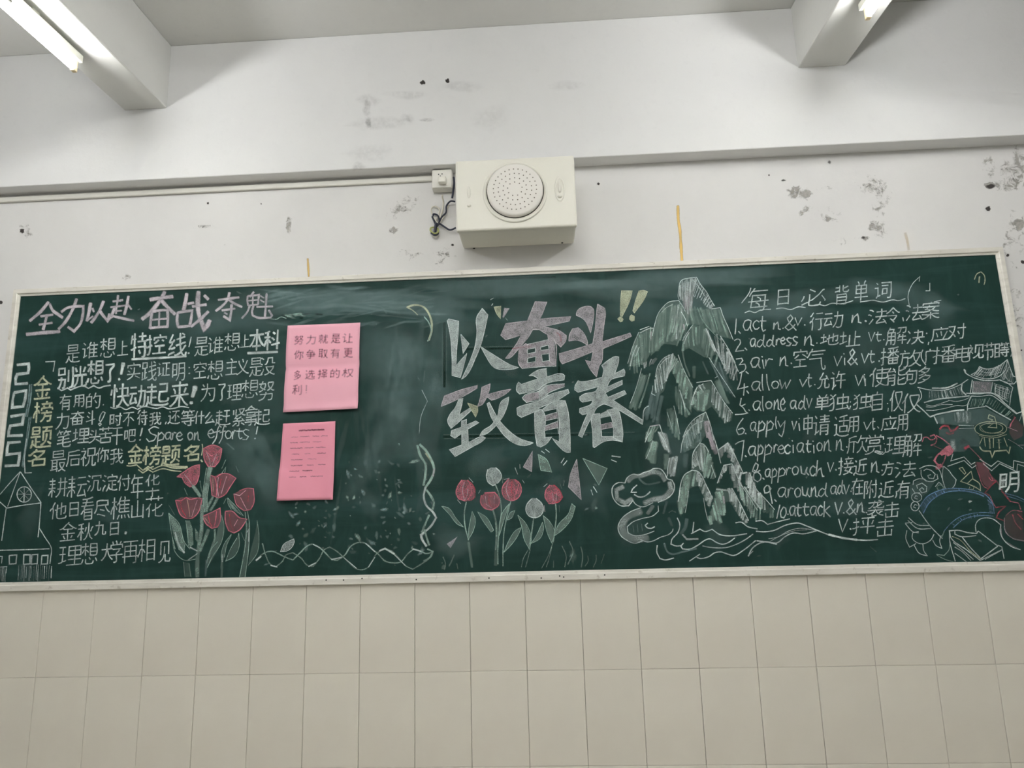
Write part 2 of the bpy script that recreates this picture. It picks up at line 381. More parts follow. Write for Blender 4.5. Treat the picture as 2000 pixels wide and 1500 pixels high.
# ---------------------------------------------------------------- stroke shapes and drawings measured on the board
GLYPHS = r'''
上 29,0 29,63|29,25 57,25|0,63 63,63
不 62,0 1,0|35,1 34,7 32,9 30,17 31,18 31,63|30,17 26,19 8,36 1,40 0,40|63,39 45,23 40,21
为 28,0 28,17 22,38 14,50 0,62|14,9 8,2 6,1|44,63 55,63 59,59 62,47 63,18 1,18|37,33 44,43
主 27,0 36,8 36,14|32,62 32,14|4,14 59,14|56,37 7,37|0,63 63,63
么 0,30 15,17 28,1 32,0|46,17 25,40 10,54 8,59|49,42 56,51 57,56|63,63 60,57 57,56|4,60 57,56
义 34,13 29,0|55,6 45,27 38,39 30,47 12,59 3,63 0,61|63,61 60,62 53,60 34,46 26,38 17,25 10,10 11,7
九 24,0 23,26 20,44 14,54 9,59 3,63 0,62|62,51 63,54 62,62 51,63 46,61 46,19 5,19
了 0,0 62,0 63,1|18,63 30,63 34,61 36,21 60,7 63,1
争 25,0 21,2 20,7|9,18 9,15 17,8 19,7 42,7 42,11 39,16 38,19|3,19 9,18|7,47 53,46 52,20 10,20 9,18|31,20 30,61 29,63 19,63|0,33 63,33
什 43,63 43,0|18,1 12,12 10,19 11,21 11,63|10,20 5,22 1,27 0,31|63,26 22,26
仅 18,0 18,0 11,13 10,19 10,22 10,63|26,7 56,7 57,13 52,29 46,40 42,45 40,48 26,60 22,62 20,62|26,7 26,13 30,26 42,48 54,59 60,62 63,61|0,30 6,22 10,21
他 43,0 43,47|10,63 10,22 9,20 10,13 16,0 18,0|27,8 27,57 28,60 31,62 58,62 61,61 63,54|19,29 26,28 28,25 42,21 46,18 60,15 59,40 58,43 52,43|9,21 4,22 0,28 0,30
付 53,0 53,59 51,62 38,63|9,62 9,22 8,21 10,13 16,0|63,16 21,16|0,27 4,22 8,21|36,45 36,43 28,30
令 0,22 3,23 13,17 32,0|63,22 59,22 48,15 38,6 32,0|28,17 35,25|10,34 50,35|34,56 48,40 50,35|20,50 22,49 30,55 34,56|40,63 35,59 34,56
你 22,25 27,15 29,14 32,1 34,0|17,1 11,13 9,19 10,22 10,62|37,63 43,62 44,59 44,14|61,25 63,14 29,14|9,21 4,23 0,28 0,31|55,32 62,49 61,54|31,33 23,52
使 21,63 29,59 36,53 40,44 41,0|11,63 11,21 10,18 11,12 17,1|63,8 22,8|0,27 5,21 10,20|41,20 60,20 60,35 59,36 24,36 24,20 41,20|62,62 54,62 37,55 31,51 25,43
允 32,0 28,1 22,12 13,22 12,27|43,11 50,20 51,24|57,30 54,25 51,24|51,24 40,26 12,27|40,26 40,54 41,59 42,62 55,62 61,61 63,56 63,50 61,47|24,27 22,44 19,52 11,60 4,63 0,62
光 32,0 32,28|48,18 56,3|16,17 9,4|2,28 63,28|0,61 3,62 7,60 16,52 19,46 22,28|41,28 42,61 48,63 60,62 63,58 63,52
再 3,0 60,0|31,0 31,43|9,62 9,13 54,13 54,61 52,62 43,63|54,28 9,28|63,43 0,43
决 61,63 54,59 49,54 44,44 42,38 38,35 38,0|9,14 1,3|55,35 55,11 23,11|19,35 36,35 39,36 42,35 63,35|39,36 37,37 35,43 30,53 22,60 16,63|0,59 10,40 9,38
击 32,58 32,0|58,11 6,11|0,29 63,29|57,40 57,63|57,59 7,59 6,41
利 33,1 29,0 16,4 2,6|51,63 61,62 63,59 63,1|18,4 18,20 17,23 18,62|44,44 44,8|32,22 1,22|17,32 15,30 12,32 8,40 0,50 0,55|32,42 25,36 19,34 17,32
别 63,0 63,59 61,62 51,63|4,2 5,2 29,2 30,21 4,22 4,2|46,8 46,44|0,62 4,61 10,52 14,42 15,29|2,35 31,36 28,60 27,62 20,62
力 0,62 3,62 9,58 18,49 24,41 29,25 29,0|38,60 42,63 55,62 57,60 61,46 63,16 3,16
动 46,0 46,20 43,40 40,50 33,62|27,5 3,5|43,60 48,63 57,62 59,60 62,43 63,17 35,17|11,23 10,30 4,46 4,52|28,23 0,23|29,52 27,48 23,35|27,48 4,52
努 15,0 12,7 9,10 6,18 8,20 26,29|59,5 38,5|38,5 38,10 45,23 59,32 63,31|59,5 55,16 50,23 35,32|0,34 10,31 14,29 16,26 20,25 26,11 25,8 0,8|1,62 3,63 8,62 20,57 25,51 27,45 29,42 30,37|5,43 55,43 56,49 53,61 50,63 41,63 39,62
华 19,0 14,6 12,11 13,32|37,1 37,22 38,29 58,30 61,28 63,23|59,6 45,12 38,13 36,15 24,18|12,11 8,13 2,18 0,17|32,38 32,63|63,46 0,46
单 44,12 47,4 50,0 52,0|20,12 20,7 15,0|31,12 44,12 56,12 56,38 7,38 7,12 31,12|31,12 31,63|56,25 7,25|63,50 0,50
取 0,0 28,0|5,1 5,51|22,63 22,1|37,6 58,6 57,16 52,33 49,40 47,41|37,6 40,27 44,40 47,41|5,16 22,16|5,33 22,33|47,48 47,41|0,52 29,47|47,48 44,49 40,56 34,61|47,48 59,61 63,61
名 28,7 29,2 32,0|1,19 6,19 10,18 22,8 26,7 59,8 58,13 47,23 39,29 33,30|21,21 29,26 33,30|29,36 33,30|63,63 63,38 31,38 29,36 6,42 0,40|19,39 19,63|19,60 63,60
后 59,1 53,0 36,3 8,5 7,35 4,51 0,59 1,63|8,19 63,19|20,62 20,35 57,35 57,62|57,58 20,58
吧 43,0 43,32|60,37 60,0 27,0 27,57 28,60 31,62 55,63 59,62 61,60 63,53|0,50 0,3 15,3 15,42 0,43|60,32 27,32
在 11,63 11,32 12,28 19,16 20,12 24,10 27,0|63,12 2,12|43,62 43,22|0,41 4,36 11,34|60,36 25,36|22,62 63,62
地 44,0 44,47|10,1 10,46|29,7 29,57 30,61 33,63 58,63 62,60 63,54|22,30 28,29 31,25 43,22 46,19 60,15 59,42 58,44 54,44|0,18 18,18|20,40 20,43 10,46 9,48 1,51 0,54
址 10,46 10,0|46,62 46,1|29,16 29,63|0,18 19,18|46,26 62,26|21,41 19,43 10,46 9,48 0,51|63,63 20,63
埋 10,0 10,46|43,33 26,32 26,3 59,3 60,32 43,33|43,63 43,3|26,17 60,17|18,18 1,18|0,54 1,51 9,48 10,46 19,43|61,47 26,47|20,63 63,63
多 26,6 27,2 32,0|2,17 9,15 21,7 25,6 49,7 50,8|50,8 47,13 35,22 27,24 26,26 20,29 0,34|27,24 23,20 17,18|46,26 42,28 40,32|8,45 12,45 24,40 35,33 39,32 62,33 63,35 61,40 53,47 45,51 39,52|30,45 38,50 39,52|0,63 24,59 38,55 39,52
够 50,0 47,2 46,6|8,2 7,10 4,12 0,21|32,16 34,16 44,7 46,6|33,30 35,31 46,25 48,22 51,21 57,14 59,7 46,6|6,11 26,11 24,58 20,62 13,62 10,60|39,18 43,18 48,22|0,21 3,23|3,23 16,24 16,45 3,45|3,50 3,23|52,29 50,30 49,35|63,36 47,35 34,45|33,63 45,59 50,55 51,52 55,51 62,42 63,36|44,47 51,52
大 31,0 30,22 35,29 38,38 44,49 52,57 59,62 63,62|31,24 29,22 2,22|0,62 4,63 7,61 20,49 25,40 29,27 33,22 61,22
头 0,61 4,63 17,57 23,53 30,46 36,32 37,0|25,8 15,3 12,3|18,23 6,17|63,34 1,34|61,60 39,47
奋 12,63 12,31 15,26 23,21 27,15 28,12 32,9 33,0|62,10 5,10|37,10 38,14 40,18 51,26 53,32 53,63|0,32 3,32 12,30 14,32 52,32 53,30 63,32|33,32 33,59|53,46 12,46|53,60 12,60
学 29,0 33,6 33,12|50,12 50,8 55,2|13,12 13,7 10,2|2,22 2,12 61,12 62,22|13,25 53,25|18,63 27,63 31,61 32,36 44,30 45,26|0,42 63,42
实 30,0 32,3 33,8|2,18 2,9 33,8 61,9 61,18|15,18 22,23|2,62 3,63 7,62 18,57 28,49 29,45 32,42 35,18|15,35 8,30 4,30|0,43 63,43|61,61 38,51
对 44,63 53,62 54,59 54,0|17,38 19,36 21,30 24,10 1,10|63,18 33,18|17,38 13,36 3,26|35,32 41,44|17,42 17,38|17,42 21,44 26,52 26,54|17,42 8,55 0,62
就 16,8 14,0|45,0 42,34 38,50 30,62|59,10 54,4|28,8 0,8|34,18 62,18|14,33 24,33 26,32 25,20 4,20 4,32 14,33|49,30 50,60 52,62 61,62 63,57 62,52|14,33 14,61 14,62 10,63|27,50 24,41|5,42 0,55
尽 9,18 55,18 54,0 10,0 9,1 9,21 7,34 0,49|63,48 60,47 51,37 45,25 44,19|22,34 41,40|46,63 21,54 17,53 12,54
山 32,0 32,57|63,63 63,15|63,57 0,57 0,15
干 4,0 59,0|31,1 31,63|63,28 0,28
年 16,0 14,9 11,10 2,23|59,9 14,9|35,63 35,9|57,26 13,26 13,46|63,46 0,46
广 35,10 34,0|63,10 7,10 6,11 6,41 4,55 0,63
应 33,0 35,4 36,9|62,9 6,9 5,38 3,52 0,60 1,63|38,40 34,20|58,21 43,58|23,45 23,41 17,25|63,58 12,58
待 2,14 14,1 18,0|42,1 42,24|59,10 26,10|11,62 11,30 10,29 12,24 16,18 18,17|63,24 22,24|52,24 52,62 43,63|0,36 6,30 10,29|62,38 22,38|28,45 35,54
必 35,10 21,0|58,3 55,4 45,20 36,31 25,42 20,43|20,18 20,43 19,49 20,60 22,62 26,63 46,62 49,59 50,51|6,23 5,31 0,43|62,48 63,44 53,26|19,49 14,50 1,58
快 10,0 10,63|63,61 59,62 50,54 40,36 39,0|19,21 16,12 10,11|56,35 56,12 26,12|3,14 0,29|22,35 38,35 40,36|62,35 41,35 40,36|19,62 23,62 30,56 35,49 40,36
想 15,0 14,13 15,38|35,27 36,38 60,38 61,37 61,4 36,3 35,27|27,11 0,11|61,15 35,15|14,20 10,20 3,30|14,20 20,22 27,28|61,27 35,27|31,45 36,51|57,47 63,57|2,59 6,49|49,55 47,61 45,63 21,63 18,60 18,49
我 63,52 61,61 59,62 55,62 51,60 44,49 44,44 43,42 40,28 38,0|2,6 16,4 26,1 29,2|50,2 58,10|16,4 16,59 14,62 6,63 3,61|0,22 61,22|44,44 50,40 57,31|31,34 28,37 0,43|44,49 40,50 35,55 28,58
抨 3,63 7,63 9,61 9,0|61,4 25,4|43,63 43,4|31,27 28,15 29,12|58,13 54,27|17,15 1,15|18,33 17,34 10,35 8,38 0,39|23,37 63,37
择 4,63 8,63 10,61 10,0|27,3 56,3 57,4 56,8 45,19 41,20 34,25 26,28 24,28|32,4 33,9 41,18 56,27 63,28|19,14 1,14|43,63 43,32|19,32 0,38|57,38 28,38|62,51 25,51
拿 0,14 16,10 16,8 32,0 35,4 45,8 46,10 59,13 63,12|46,10 45,12 16,12 16,10|13,20 50,20 51,20 51,27 49,28 11,28 10,28 10,20 13,20|55,35 49,34 31,36 6,36|31,36 30,61 29,62 20,63|57,44 4,44|0,52 61,52
接 40,0 42,7|9,0 9,58 8,62 3,63|60,7 26,7|34,20 34,18 32,13|54,13 50,18 48,25|16,15 0,15|62,25 23,25|38,25 38,31 37,36 33,39 30,48|18,32 16,34 10,35 8,37 0,39|47,55 52,45 54,38|22,38 63,38|30,48 26,49|60,62 48,56 47,55 42,55 41,53 30,50 30,48|42,55 41,57 38,59 22,63
控 42,0 44,9|3,63 7,63 9,61 9,0|24,17 25,9 62,9 63,15|17,14 1,14|26,29 39,18|49,19 55,23|18,34 11,36 8,38 0,40 0,41|58,37 28,37|43,38 43,61|63,61 21,61
播 4,63 10,61 10,0|25,4 43,3 58,0 59,1|43,3 43,19 41,20 43,22 43,32|57,8 53,18|31,19 32,12 30,9|17,15 1,15|24,19 38,19 41,20 53,18 63,19|48,20 49,24 62,35|41,20 38,21 30,31 24,35 15,32 0,38|28,39 20,34|62,35 59,39|43,60 43,39|28,39 28,60|59,39 59,60|59,39 28,39|28,49 59,49|59,60 28,60
放 13,0 15,6|42,1 37,23|28,12 1,12|0,62 6,53 8,44 9,12|40,14 63,14|47,44 50,43 52,37 56,26 57,14|24,31 32,30 35,24 37,23|47,44 44,41 40,25 37,23|24,31 24,27 9,27|24,31 23,60 20,63 14,63|47,50 47,44|47,50 50,51 57,59 61,62 63,62|47,50 45,51 40,56 34,61 28,62
斗 44,63 44,0|15,5 28,12|22,30 7,22|63,39 0,48
方 33,0 35,5 34,12|3,12 63,12|24,13 23,28 17,49 9,59 4,62 0,62|23,30 55,30 53,51 51,60 48,63 35,62
日 63,62 63,1 1,0 0,63|63,29 0,29|63,58 0,58
时 38,62 40,63 45,63 53,61 54,0|0,56 0,6 19,6 19,49 0,50|63,14 28,14|41,40 32,27|19,27 0,27
明 21,62 29,52 34,38 34,0 63,0 63,59 61,62 51,63|0,50 0,2 21,2 21,42 0,43|63,19 34,19|21,22 0,22|63,38 34,38
是 10,11 10,0 52,1 51,21 10,21 10,11|52,11 10,11|60,32 2,32|32,32 32,61|14,41 13,49 10,51 7,58 2,63 0,63|32,46 55,46|63,60 59,62 32,62 21,58 15,50 13,49
更 59,0 3,0|24,54 30,44 31,37 31,1|31,38 9,38 9,12 54,13 54,38 31,38|9,25 54,25|20,54 12,44|20,54 24,54|20,54 18,57 8,62 3,63 0,61|63,61 59,63 38,61 26,57 24,54
最 53,10 53,1 52,0 10,1 10,19 53,19 53,10|10,10 53,10|7,57 7,27|63,27 0,27|26,63 26,27|7,37 26,37|34,62 42,59 50,54 57,45 59,40 58,37 38,37|38,37 38,41 44,50 53,58 62,62|7,47 26,47|0,58 31,55
有 14,26 20,10 23,8 25,0|0,9 63,9|16,22 54,23 53,62 43,63|1,36 10,28 14,26|15,62 15,28 14,26|15,36 54,36|54,48 15,48
本 31,0 31,63|0,50 4,48 14,37 23,21 24,16|63,49 60,48 47,35 40,22 39,16|62,16 1,16|49,49 13,49
权 14,63 14,27 13,26 14,0|63,62 51,52 42,41 35,24 32,7|32,7 61,7 62,13 55,34 47,45 46,49 34,59 27,62|2,15 24,15|13,26 9,28 7,35 0,47 0,53|26,40 26,35 19,27 13,26
来 32,63 32,0|59,9 6,9|11,15 15,20 17,27|53,16 48,27|0,58 3,59 10,55 19,48 29,35 36,34 37,33 63,33|2,33 28,33 36,36 51,52 62,59
案 31,5 30,0|59,10 59,5 31,5 4,5 3,11|24,17 26,12|60,18 2,18|19,18 16,26|38,30 38,28 44,23 45,18|16,26 10,28|61,36 55,36 39,32 38,30 28,31 27,29 18,28 16,26|28,31 25,34 4,37|31,39 31,63|61,46 37,46 36,47 1,46|0,61 3,62 16,57 24,51 27,47|36,47 38,50 45,56 60,62 63,61
榜 44,6 44,0|10,63 10,0|52,20 54,12 54,7|26,7 62,7|34,12 36,20|2,14 18,14|63,27 62,21 36,20 26,21 25,28|18,35 18,33 15,26 12,25 10,26|10,26 9,28 6,30 0,45 0,49|44,28 45,35|26,35 62,35|38,36 37,47 34,54 28,60 24,63|37,47 58,47 57,57 55,62 46,63
樵 33,0 30,7 27,17 28,18 28,44|10,63 10,1|45,1 47,6 46,9 47,44|62,12 29,12|18,14 2,14|27,17 24,19 22,22 22,24|60,23 28,23|9,26 11,24 15,27 18,33 18,36|9,26 6,29 0,43 0,48|60,34 28,34|62,44 28,44|63,62 58,52|29,52 27,53 23,62 22,63|47,53 50,62|37,53 38,62
欣 42,0 40,12 39,12 33,26 30,26 26,22 4,22|27,2 22,2 4,8 4,43 3,51 0,61|59,27 62,12 40,12|46,22 47,39 49,41 56,56 63,62|19,61 19,23|47,39 45,41 40,53 31,63
每 14,7 16,1 19,0|14,7 60,8|14,7 11,9 3,21|60,53 9,53 13,20 53,21 51,52 50,59 47,63 39,63|37,37 37,31 28,26 26,26|0,36 63,36|24,42 27,42 35,48 35,53
气 16,0 14,3 14,8|60,8 14,8|0,25 5,20 10,10 14,8|54,18 16,18|8,29 48,29 50,47 54,60 57,63 62,62 63,58 62,52
沉 6,0 14,5|61,13 61,3 23,3 23,13|0,21 3,21 10,25|63,52 63,57 61,62 52,62 51,60 51,23 32,22 30,47 27,56 20,63|15,41 4,62
没 2,1 5,0 13,5|62,21 51,20 50,1 31,1 30,12 27,18 23,24 18,24|0,21 9,25|58,32 56,33 22,33|63,62 59,63 54,61 38,52 28,40 26,33|55,33 54,40 49,46 44,51 43,53 38,54 32,59 19,63|12,40 13,42 3,61
法 28,60 29,55 40,38 40,33 43,30 43,0|17,8 12,3 7,1 4,1|27,12 60,12|11,26 3,21 0,22|63,32 24,32|15,40 16,43 5,61|50,45 53,46 62,63|58,56 28,60
淀 39,0 42,9|6,2 14,7|60,16 59,9 22,9 22,16|10,26 2,21 0,22|57,24 24,24|41,25 41,59|27,35 26,46 20,59 18,62 16,62|41,41 56,41|13,41 4,60 5,63|25,47 28,49 31,54 34,58 41,59 43,61 60,62 63,60
特 45,22 45,0|13,0 13,63|4,5 0,27|59,8 30,8|3,15 19,15|54,22 54,61 52,63 44,63|26,22 63,22|20,36 14,37 12,39 0,42|62,37 27,37|32,44 38,53
独 42,0 42,58|0,20 6,15 9,14 10,10 13,7 17,2 19,2|1,2 6,6 11,16 13,23 13,33 14,34 14,51 12,60 9,62 2,63 1,62|42,37 59,36 59,14 26,15 26,37 42,37|0,44 10,34 13,33|63,62 61,57 59,56 59,52 56,45|22,60 59,56
理 43,0 43,63|43,31 60,31 59,0 27,1 27,31 43,31|1,2 18,2|10,51 10,3|60,16 27,16|1,26 17,26|26,46 61,46|20,47 17,50 10,51 8,54 0,56|21,63 63,63
用 34,0 34,62|0,62 4,54 8,39 8,1 63,0 63,59 61,62 50,63|63,19 8,19|63,38 8,38
申 31,0 31,63|0,46 0,10 63,10 63,46|63,26 0,26|63,43 0,43
电 27,0 27,56 28,60 33,63 59,62 61,60 63,52|0,48 1,11 55,11 54,44 0,44|55,27 0,27
的 15,0 11,3 9,13|31,24 39,12 41,1 43,0|45,63 55,63 59,59 62,39 63,13 38,13|0,62 0,13 23,13 23,56 0,57|39,30 48,42|23,33 0,33
目 63,62 63,0 1,0 0,63|63,19 0,19|63,38 0,38|0,58 63,58
相 14,63 14,30 13,26 14,0|63,62 63,4 34,4 34,62|24,16 1,16|34,22 63,22|13,28 12,28 8,30 5,39 0,47 0,50|13,28 19,31 25,39|34,40 63,40|34,58 63,58
看 57,1 55,0 28,4 6,4|28,4 27,12 24,15 23,22 18,26 15,36 16,38 16,63|6,13 58,13|0,24 63,24|55,63 55,34 17,34 16,33|0,47 5,44 10,38 15,37|55,43 16,43|55,53 16,53|55,63 16,63
祝 12,4 10,0|36,28 28,28 28,3 58,3 58,27 36,28|0,11 18,11 17,17 12,25 10,31 11,62|49,28 49,62 51,63 61,62 63,54|36,28 35,43 32,53 25,60 22,62 20,62|0,38 5,33 10,31|21,38 16,32 10,31
秋 44,36 45,0|2,6 22,2|14,63 14,4|53,32 55,30 60,17 63,16|34,17 32,26 30,32|1,21 25,21|13,29 18,30 23,38|13,29 9,33 5,42 0,48 0,50|44,36 47,38 53,53 61,60|44,36 42,38 39,48 36,54 30,60 26,62
科 54,0 54,63|2,6 14,5 15,3 22,2|14,63 14,5|44,12 36,6|24,21 1,21|31,25 34,25 42,32|23,40 24,38 18,31 14,29 13,29|0,50 8,33 13,29|63,43 30,48
空 30,0 33,8|63,19 62,9 1,9 0,21|22,20 12,27 3,32|60,30 41,20 40,20|55,38 8,38|31,62 31,38|63,63 0,63
笔 40,0 38,7|8,7 10,0|8,7 6,8 0,17|38,7 36,8 31,16|8,7 27,7|62,7 38,7|49,16 48,7|18,17 16,7|7,26 35,24 54,20 56,21|29,24 29,60 30,62 33,63 58,63 60,62 62,56|56,33 4,38|63,46 1,51
等 38,6 38,1 40,0|9,0 8,6|2,13 6,7 8,6|8,6 28,6 32,10|62,6 38,6|38,6 35,7 31,14 31,33|15,6 16,14|49,14 46,6|56,22 8,22|63,33 0,33|46,34 46,62 35,63 32,61|15,45 15,51 24,58|61,45 3,45
紧 20,28 16,23 16,0|33,1 35,8 41,16 55,23 58,24 63,23|28,1 56,1 55,6 46,16 36,21 26,23 25,25 15,31 14,35|3,20 3,3|43,31 41,31 34,35 27,36 14,35 9,36|15,45 17,43 23,40 25,36|46,38 50,39 53,44|53,44 57,45 60,48|53,44 52,45 32,46 13,45 3,47|32,46 31,62 22,63|19,53 14,54 2,62 0,62|44,54 48,55 60,62
线 62,55 63,56 62,62 60,63 55,63 50,59 45,50 41,28 40,0|2,25 3,20 9,10 13,2|57,6 50,2 48,2|29,18 59,12|19,18 16,23 13,24|2,25 13,24|5,41 6,36 12,30 13,24|61,27 27,34|63,36 60,38 50,49 47,50 46,53 28,62 23,60|5,41 10,42 20,40 21,38|5,41 1,44|0,60 1,58 21,52
耕 55,0 55,62|25,63 28,62 32,58 38,47 39,35 39,0|12,63 12,0|22,8 2,8|62,14 32,14|21,20 3,20|23,33 14,33 13,34 1,33|63,36 30,36|12,39 13,38 17,40 22,47|0,56 7,43 12,39
耘 14,62 14,0|60,6 36,6|2,8 24,8|23,20 3,20|33,27 63,27|34,59 36,54 44,37 46,28|25,32 1,32|13,39 18,40 24,47 24,51|0,58 0,54 8,42 13,39|56,42 62,63|60,57 34,59
背 63,17 62,20 59,22 42,22 40,21 38,18 38,0|21,22 21,0|38,9 46,8 57,4 60,4|21,6 2,6|21,17 0,20|11,63 11,30 52,29 53,30 52,62 50,63 42,63|11,40 53,40|11,51 53,51
能 8,0 0,15|62,20 61,25 58,27 39,27 37,26 36,24 36,0|17,4 22,8 23,13 25,15 25,18|36,12 42,12 57,6 58,6|23,13 0,15|1,62 1,26 23,26 23,62 20,63 15,63 13,62|36,34 36,60 37,62 39,62 58,62 61,60 63,54|1,37 23,37|36,46 42,46 57,40 59,40|23,48 1,48
自 30,0 26,10|63,60 63,10 0,10 0,63|0,26 63,26|0,43 63,43|63,60 0,60
节 18,16 18,0|45,16 45,0|63,8 0,8|24,63 24,26|3,26 56,26 55,51 51,53 43,53
花 44,0 44,14|19,0 19,13|0,7 61,7|63,53 62,59 59,62 43,62 36,60 35,22|17,22 13,28 11,34 12,36 12,63|24,45 34,42 36,38 41,38 57,28|11,34 7,36 2,41
苦 45,0 45,15|17,15 17,0|0,7 63,7|31,19 31,43|62,27 0,27|55,63 55,44 31,43 9,44 9,63|55,63 9,63
行 15,0 5,11 1,14|61,5 30,5|17,17 12,25 10,30|52,25 51,61 48,63 40,63|26,25 63,25|0,36 6,31 10,30|11,63 11,31 10,30
袭 41,0 49,3 51,8|3,29 6,29 9,28 18,20 23,13 23,9 26,7 26,0|62,8 3,8|63,23 61,29 42,29 39,28 38,26 38,8|55,14 53,14 43,20 39,21 36,24 27,27 23,26|63,61 52,58 48,56 47,54 41,51 37,46 35,40 32,38 31,33|2,38 27,38 28,39 62,38|28,39 27,43 19,49 5,53 0,52|59,46 56,46 48,51 47,54|19,49 19,63|36,60 19,63
见 10,40 11,0 53,0 54,39|0,62 4,63 12,60 21,54 27,46 30,31 31,14|36,40 36,55 38,61 59,62 62,59 63,52
视 13,6 8,0|30,37 30,3 58,4 58,37|10,63 10,32 18,18 19,13 1,12|23,62 27,60 34,55 42,42 44,14|11,31 15,32 20,40|0,40 5,35 10,34|42,42 46,42 46,59 48,62 60,62 62,60 63,55 61,49
解 10,0 9,6 8,6 4,16 4,46 0,62|51,22 56,22 59,20 60,15 60,4 35,4|45,4 44,10 41,18 36,22 33,22|9,6 22,7 19,18 15,20 15,60|4,19 27,19 27,60 26,62 22,63|35,42 38,35 39,30 41,28|50,62 50,28|27,32 4,32|61,35 38,35|4,46 27,46|63,49 35,49
让 41,0 41,62|8,2 16,9 16,12|12,56 12,24 0,24|41,25 58,25|22,50 18,55 12,56|8,62 12,56|23,63 63,63
许 33,0 30,12 29,12 25,22 22,23|14,10 6,3|30,12 60,12|44,62 44,12|0,23 12,23 12,56 10,59 9,63|23,35 63,35|12,55 17,54 22,51 22,48
证 12,8 5,0|62,3 25,3|45,4 45,63|0,23 10,23 11,57|29,24 29,63|45,31 60,31|20,52 16,55 11,57|7,63 11,57|23,63 63,63
词 12,6 6,0|25,0 63,0 63,58 61,62 52,62 51,62|52,13 27,13|0,21 12,21 12,55 8,60 8,63|30,46 48,46 48,26 31,26 30,50|12,54 17,53 22,50
请 42,0 42,23|13,10 6,2|25,5 61,5|59,14 27,14|11,56 11,23 0,23|23,23 63,23|28,63 28,32 56,32 56,62 53,63 48,63|28,42 57,42|21,49 20,51 16,55 11,56|28,52 57,52|8,61 11,56
谁 29,63 29,20 28,17 30,13 30,8 34,0|46,1 48,8|4,2 6,2 13,10|62,13 30,13|48,58 48,13|21,24 24,20 28,18|0,23 10,24 10,55|60,28 29,28|60,42 29,42|20,50 16,54 10,55|10,55 8,60|63,58 29,58
赏 31,0 31,9|14,9 14,5 10,0|48,9 51,2|61,18 60,9 2,9 1,18|22,28 47,28 48,27 48,19 47,18 15,18 14,18 14,28 15,28 22,28|9,52 9,38 52,38 53,52|0,63 11,62 22,58 28,54 31,45 32,45|63,62 60,62 41,56 35,56
赶 14,56 14,0|58,5 35,5|47,5 47,53|2,9 26,9|60,27 33,27 28,23 1,23|0,63 4,50 4,35|15,39 27,39|4,50 7,51 10,55 14,56 15,59 23,61 60,62 63,60
起 14,0 15,57|57,24 57,3 36,3|2,8 26,8|0,22 28,22|57,24 36,24 36,48 37,50 39,52 57,52 60,50 61,43|0,63 4,49 4,34|27,39 15,39|4,49 7,51 11,56 15,57 16,59 23,61 60,62 63,60
践 62,54 63,60 60,63 54,62 48,55 42,28 40,0|48,2 50,2 56,6|12,21 21,20 21,3 3,3 2,21 12,21|58,13 30,17|12,21 12,54|60,27 28,34|2,33 2,57|20,36 12,36|25,60 29,61 46,53 48,49 52,48 60,38|23,50 21,53 2,57|2,57 0,59
近 21,50 24,42 26,30 27,4 38,3 55,0 60,1|5,4 10,10|47,50 47,22|61,22 27,22|0,26 10,26 10,52|10,52 5,54 0,58 0,63|10,52 17,57 26,60 60,60 63,58
还 6,0 11,6|58,1 21,1|42,1 41,7 37,18 38,20 38,52|19,36 25,32 33,21 37,19|0,23 10,23 10,54|49,25 58,35|63,60 60,63 27,63 18,60 10,54|10,54 7,55 0,62
适 23,5 55,0|3,2 10,10|41,3 41,33|20,17 62,17|10,56 10,27 0,27|41,33 56,33 56,50 25,50 25,33 41,33|10,56 13,56 21,61 28,63 61,62 63,60|10,56 2,61
选 40,26 40,0|22,16 24,11 27,9 28,2|8,10 1,3|57,10 26,10|19,26 61,26|61,44 60,50 58,51 48,51 46,50 46,27|17,50 20,51 28,45 31,38 32,27|0,29 9,29 9,56|0,63 9,56|63,60 60,63 26,63 19,61 12,56 9,56
金 35,0 33,0 32,4 30,4 13,19 3,23 0,22|63,22 60,23 53,19 50,19 50,18 42,12 32,4|50,19 47,23 16,23 13,19|31,23 31,63|57,39 6,39|21,57 18,56 14,47|44,56 49,47|60,63 3,63
附 34,0 28,12 27,20 28,22 28,63|57,1 57,58 55,62 48,63|0,63 0,4 14,3 15,4 10,23 15,32 16,42 14,46 9,47|63,17 37,17|27,21 22,22 20,27|45,43 40,30
题 5,10 5,1 6,0 24,0 25,1 25,19 24,20 5,20 5,10|48,1 45,13|63,1 34,1|25,10 5,10|59,40 59,13 45,13 37,14 37,41|48,21 47,35 44,45 38,52 33,55 31,55|29,30 0,30|15,31 15,56|1,63 5,50 6,39|28,44 15,44|62,54 52,46|62,62 34,62 22,61 16,59 15,56 11,55 8,51 5,50
'''
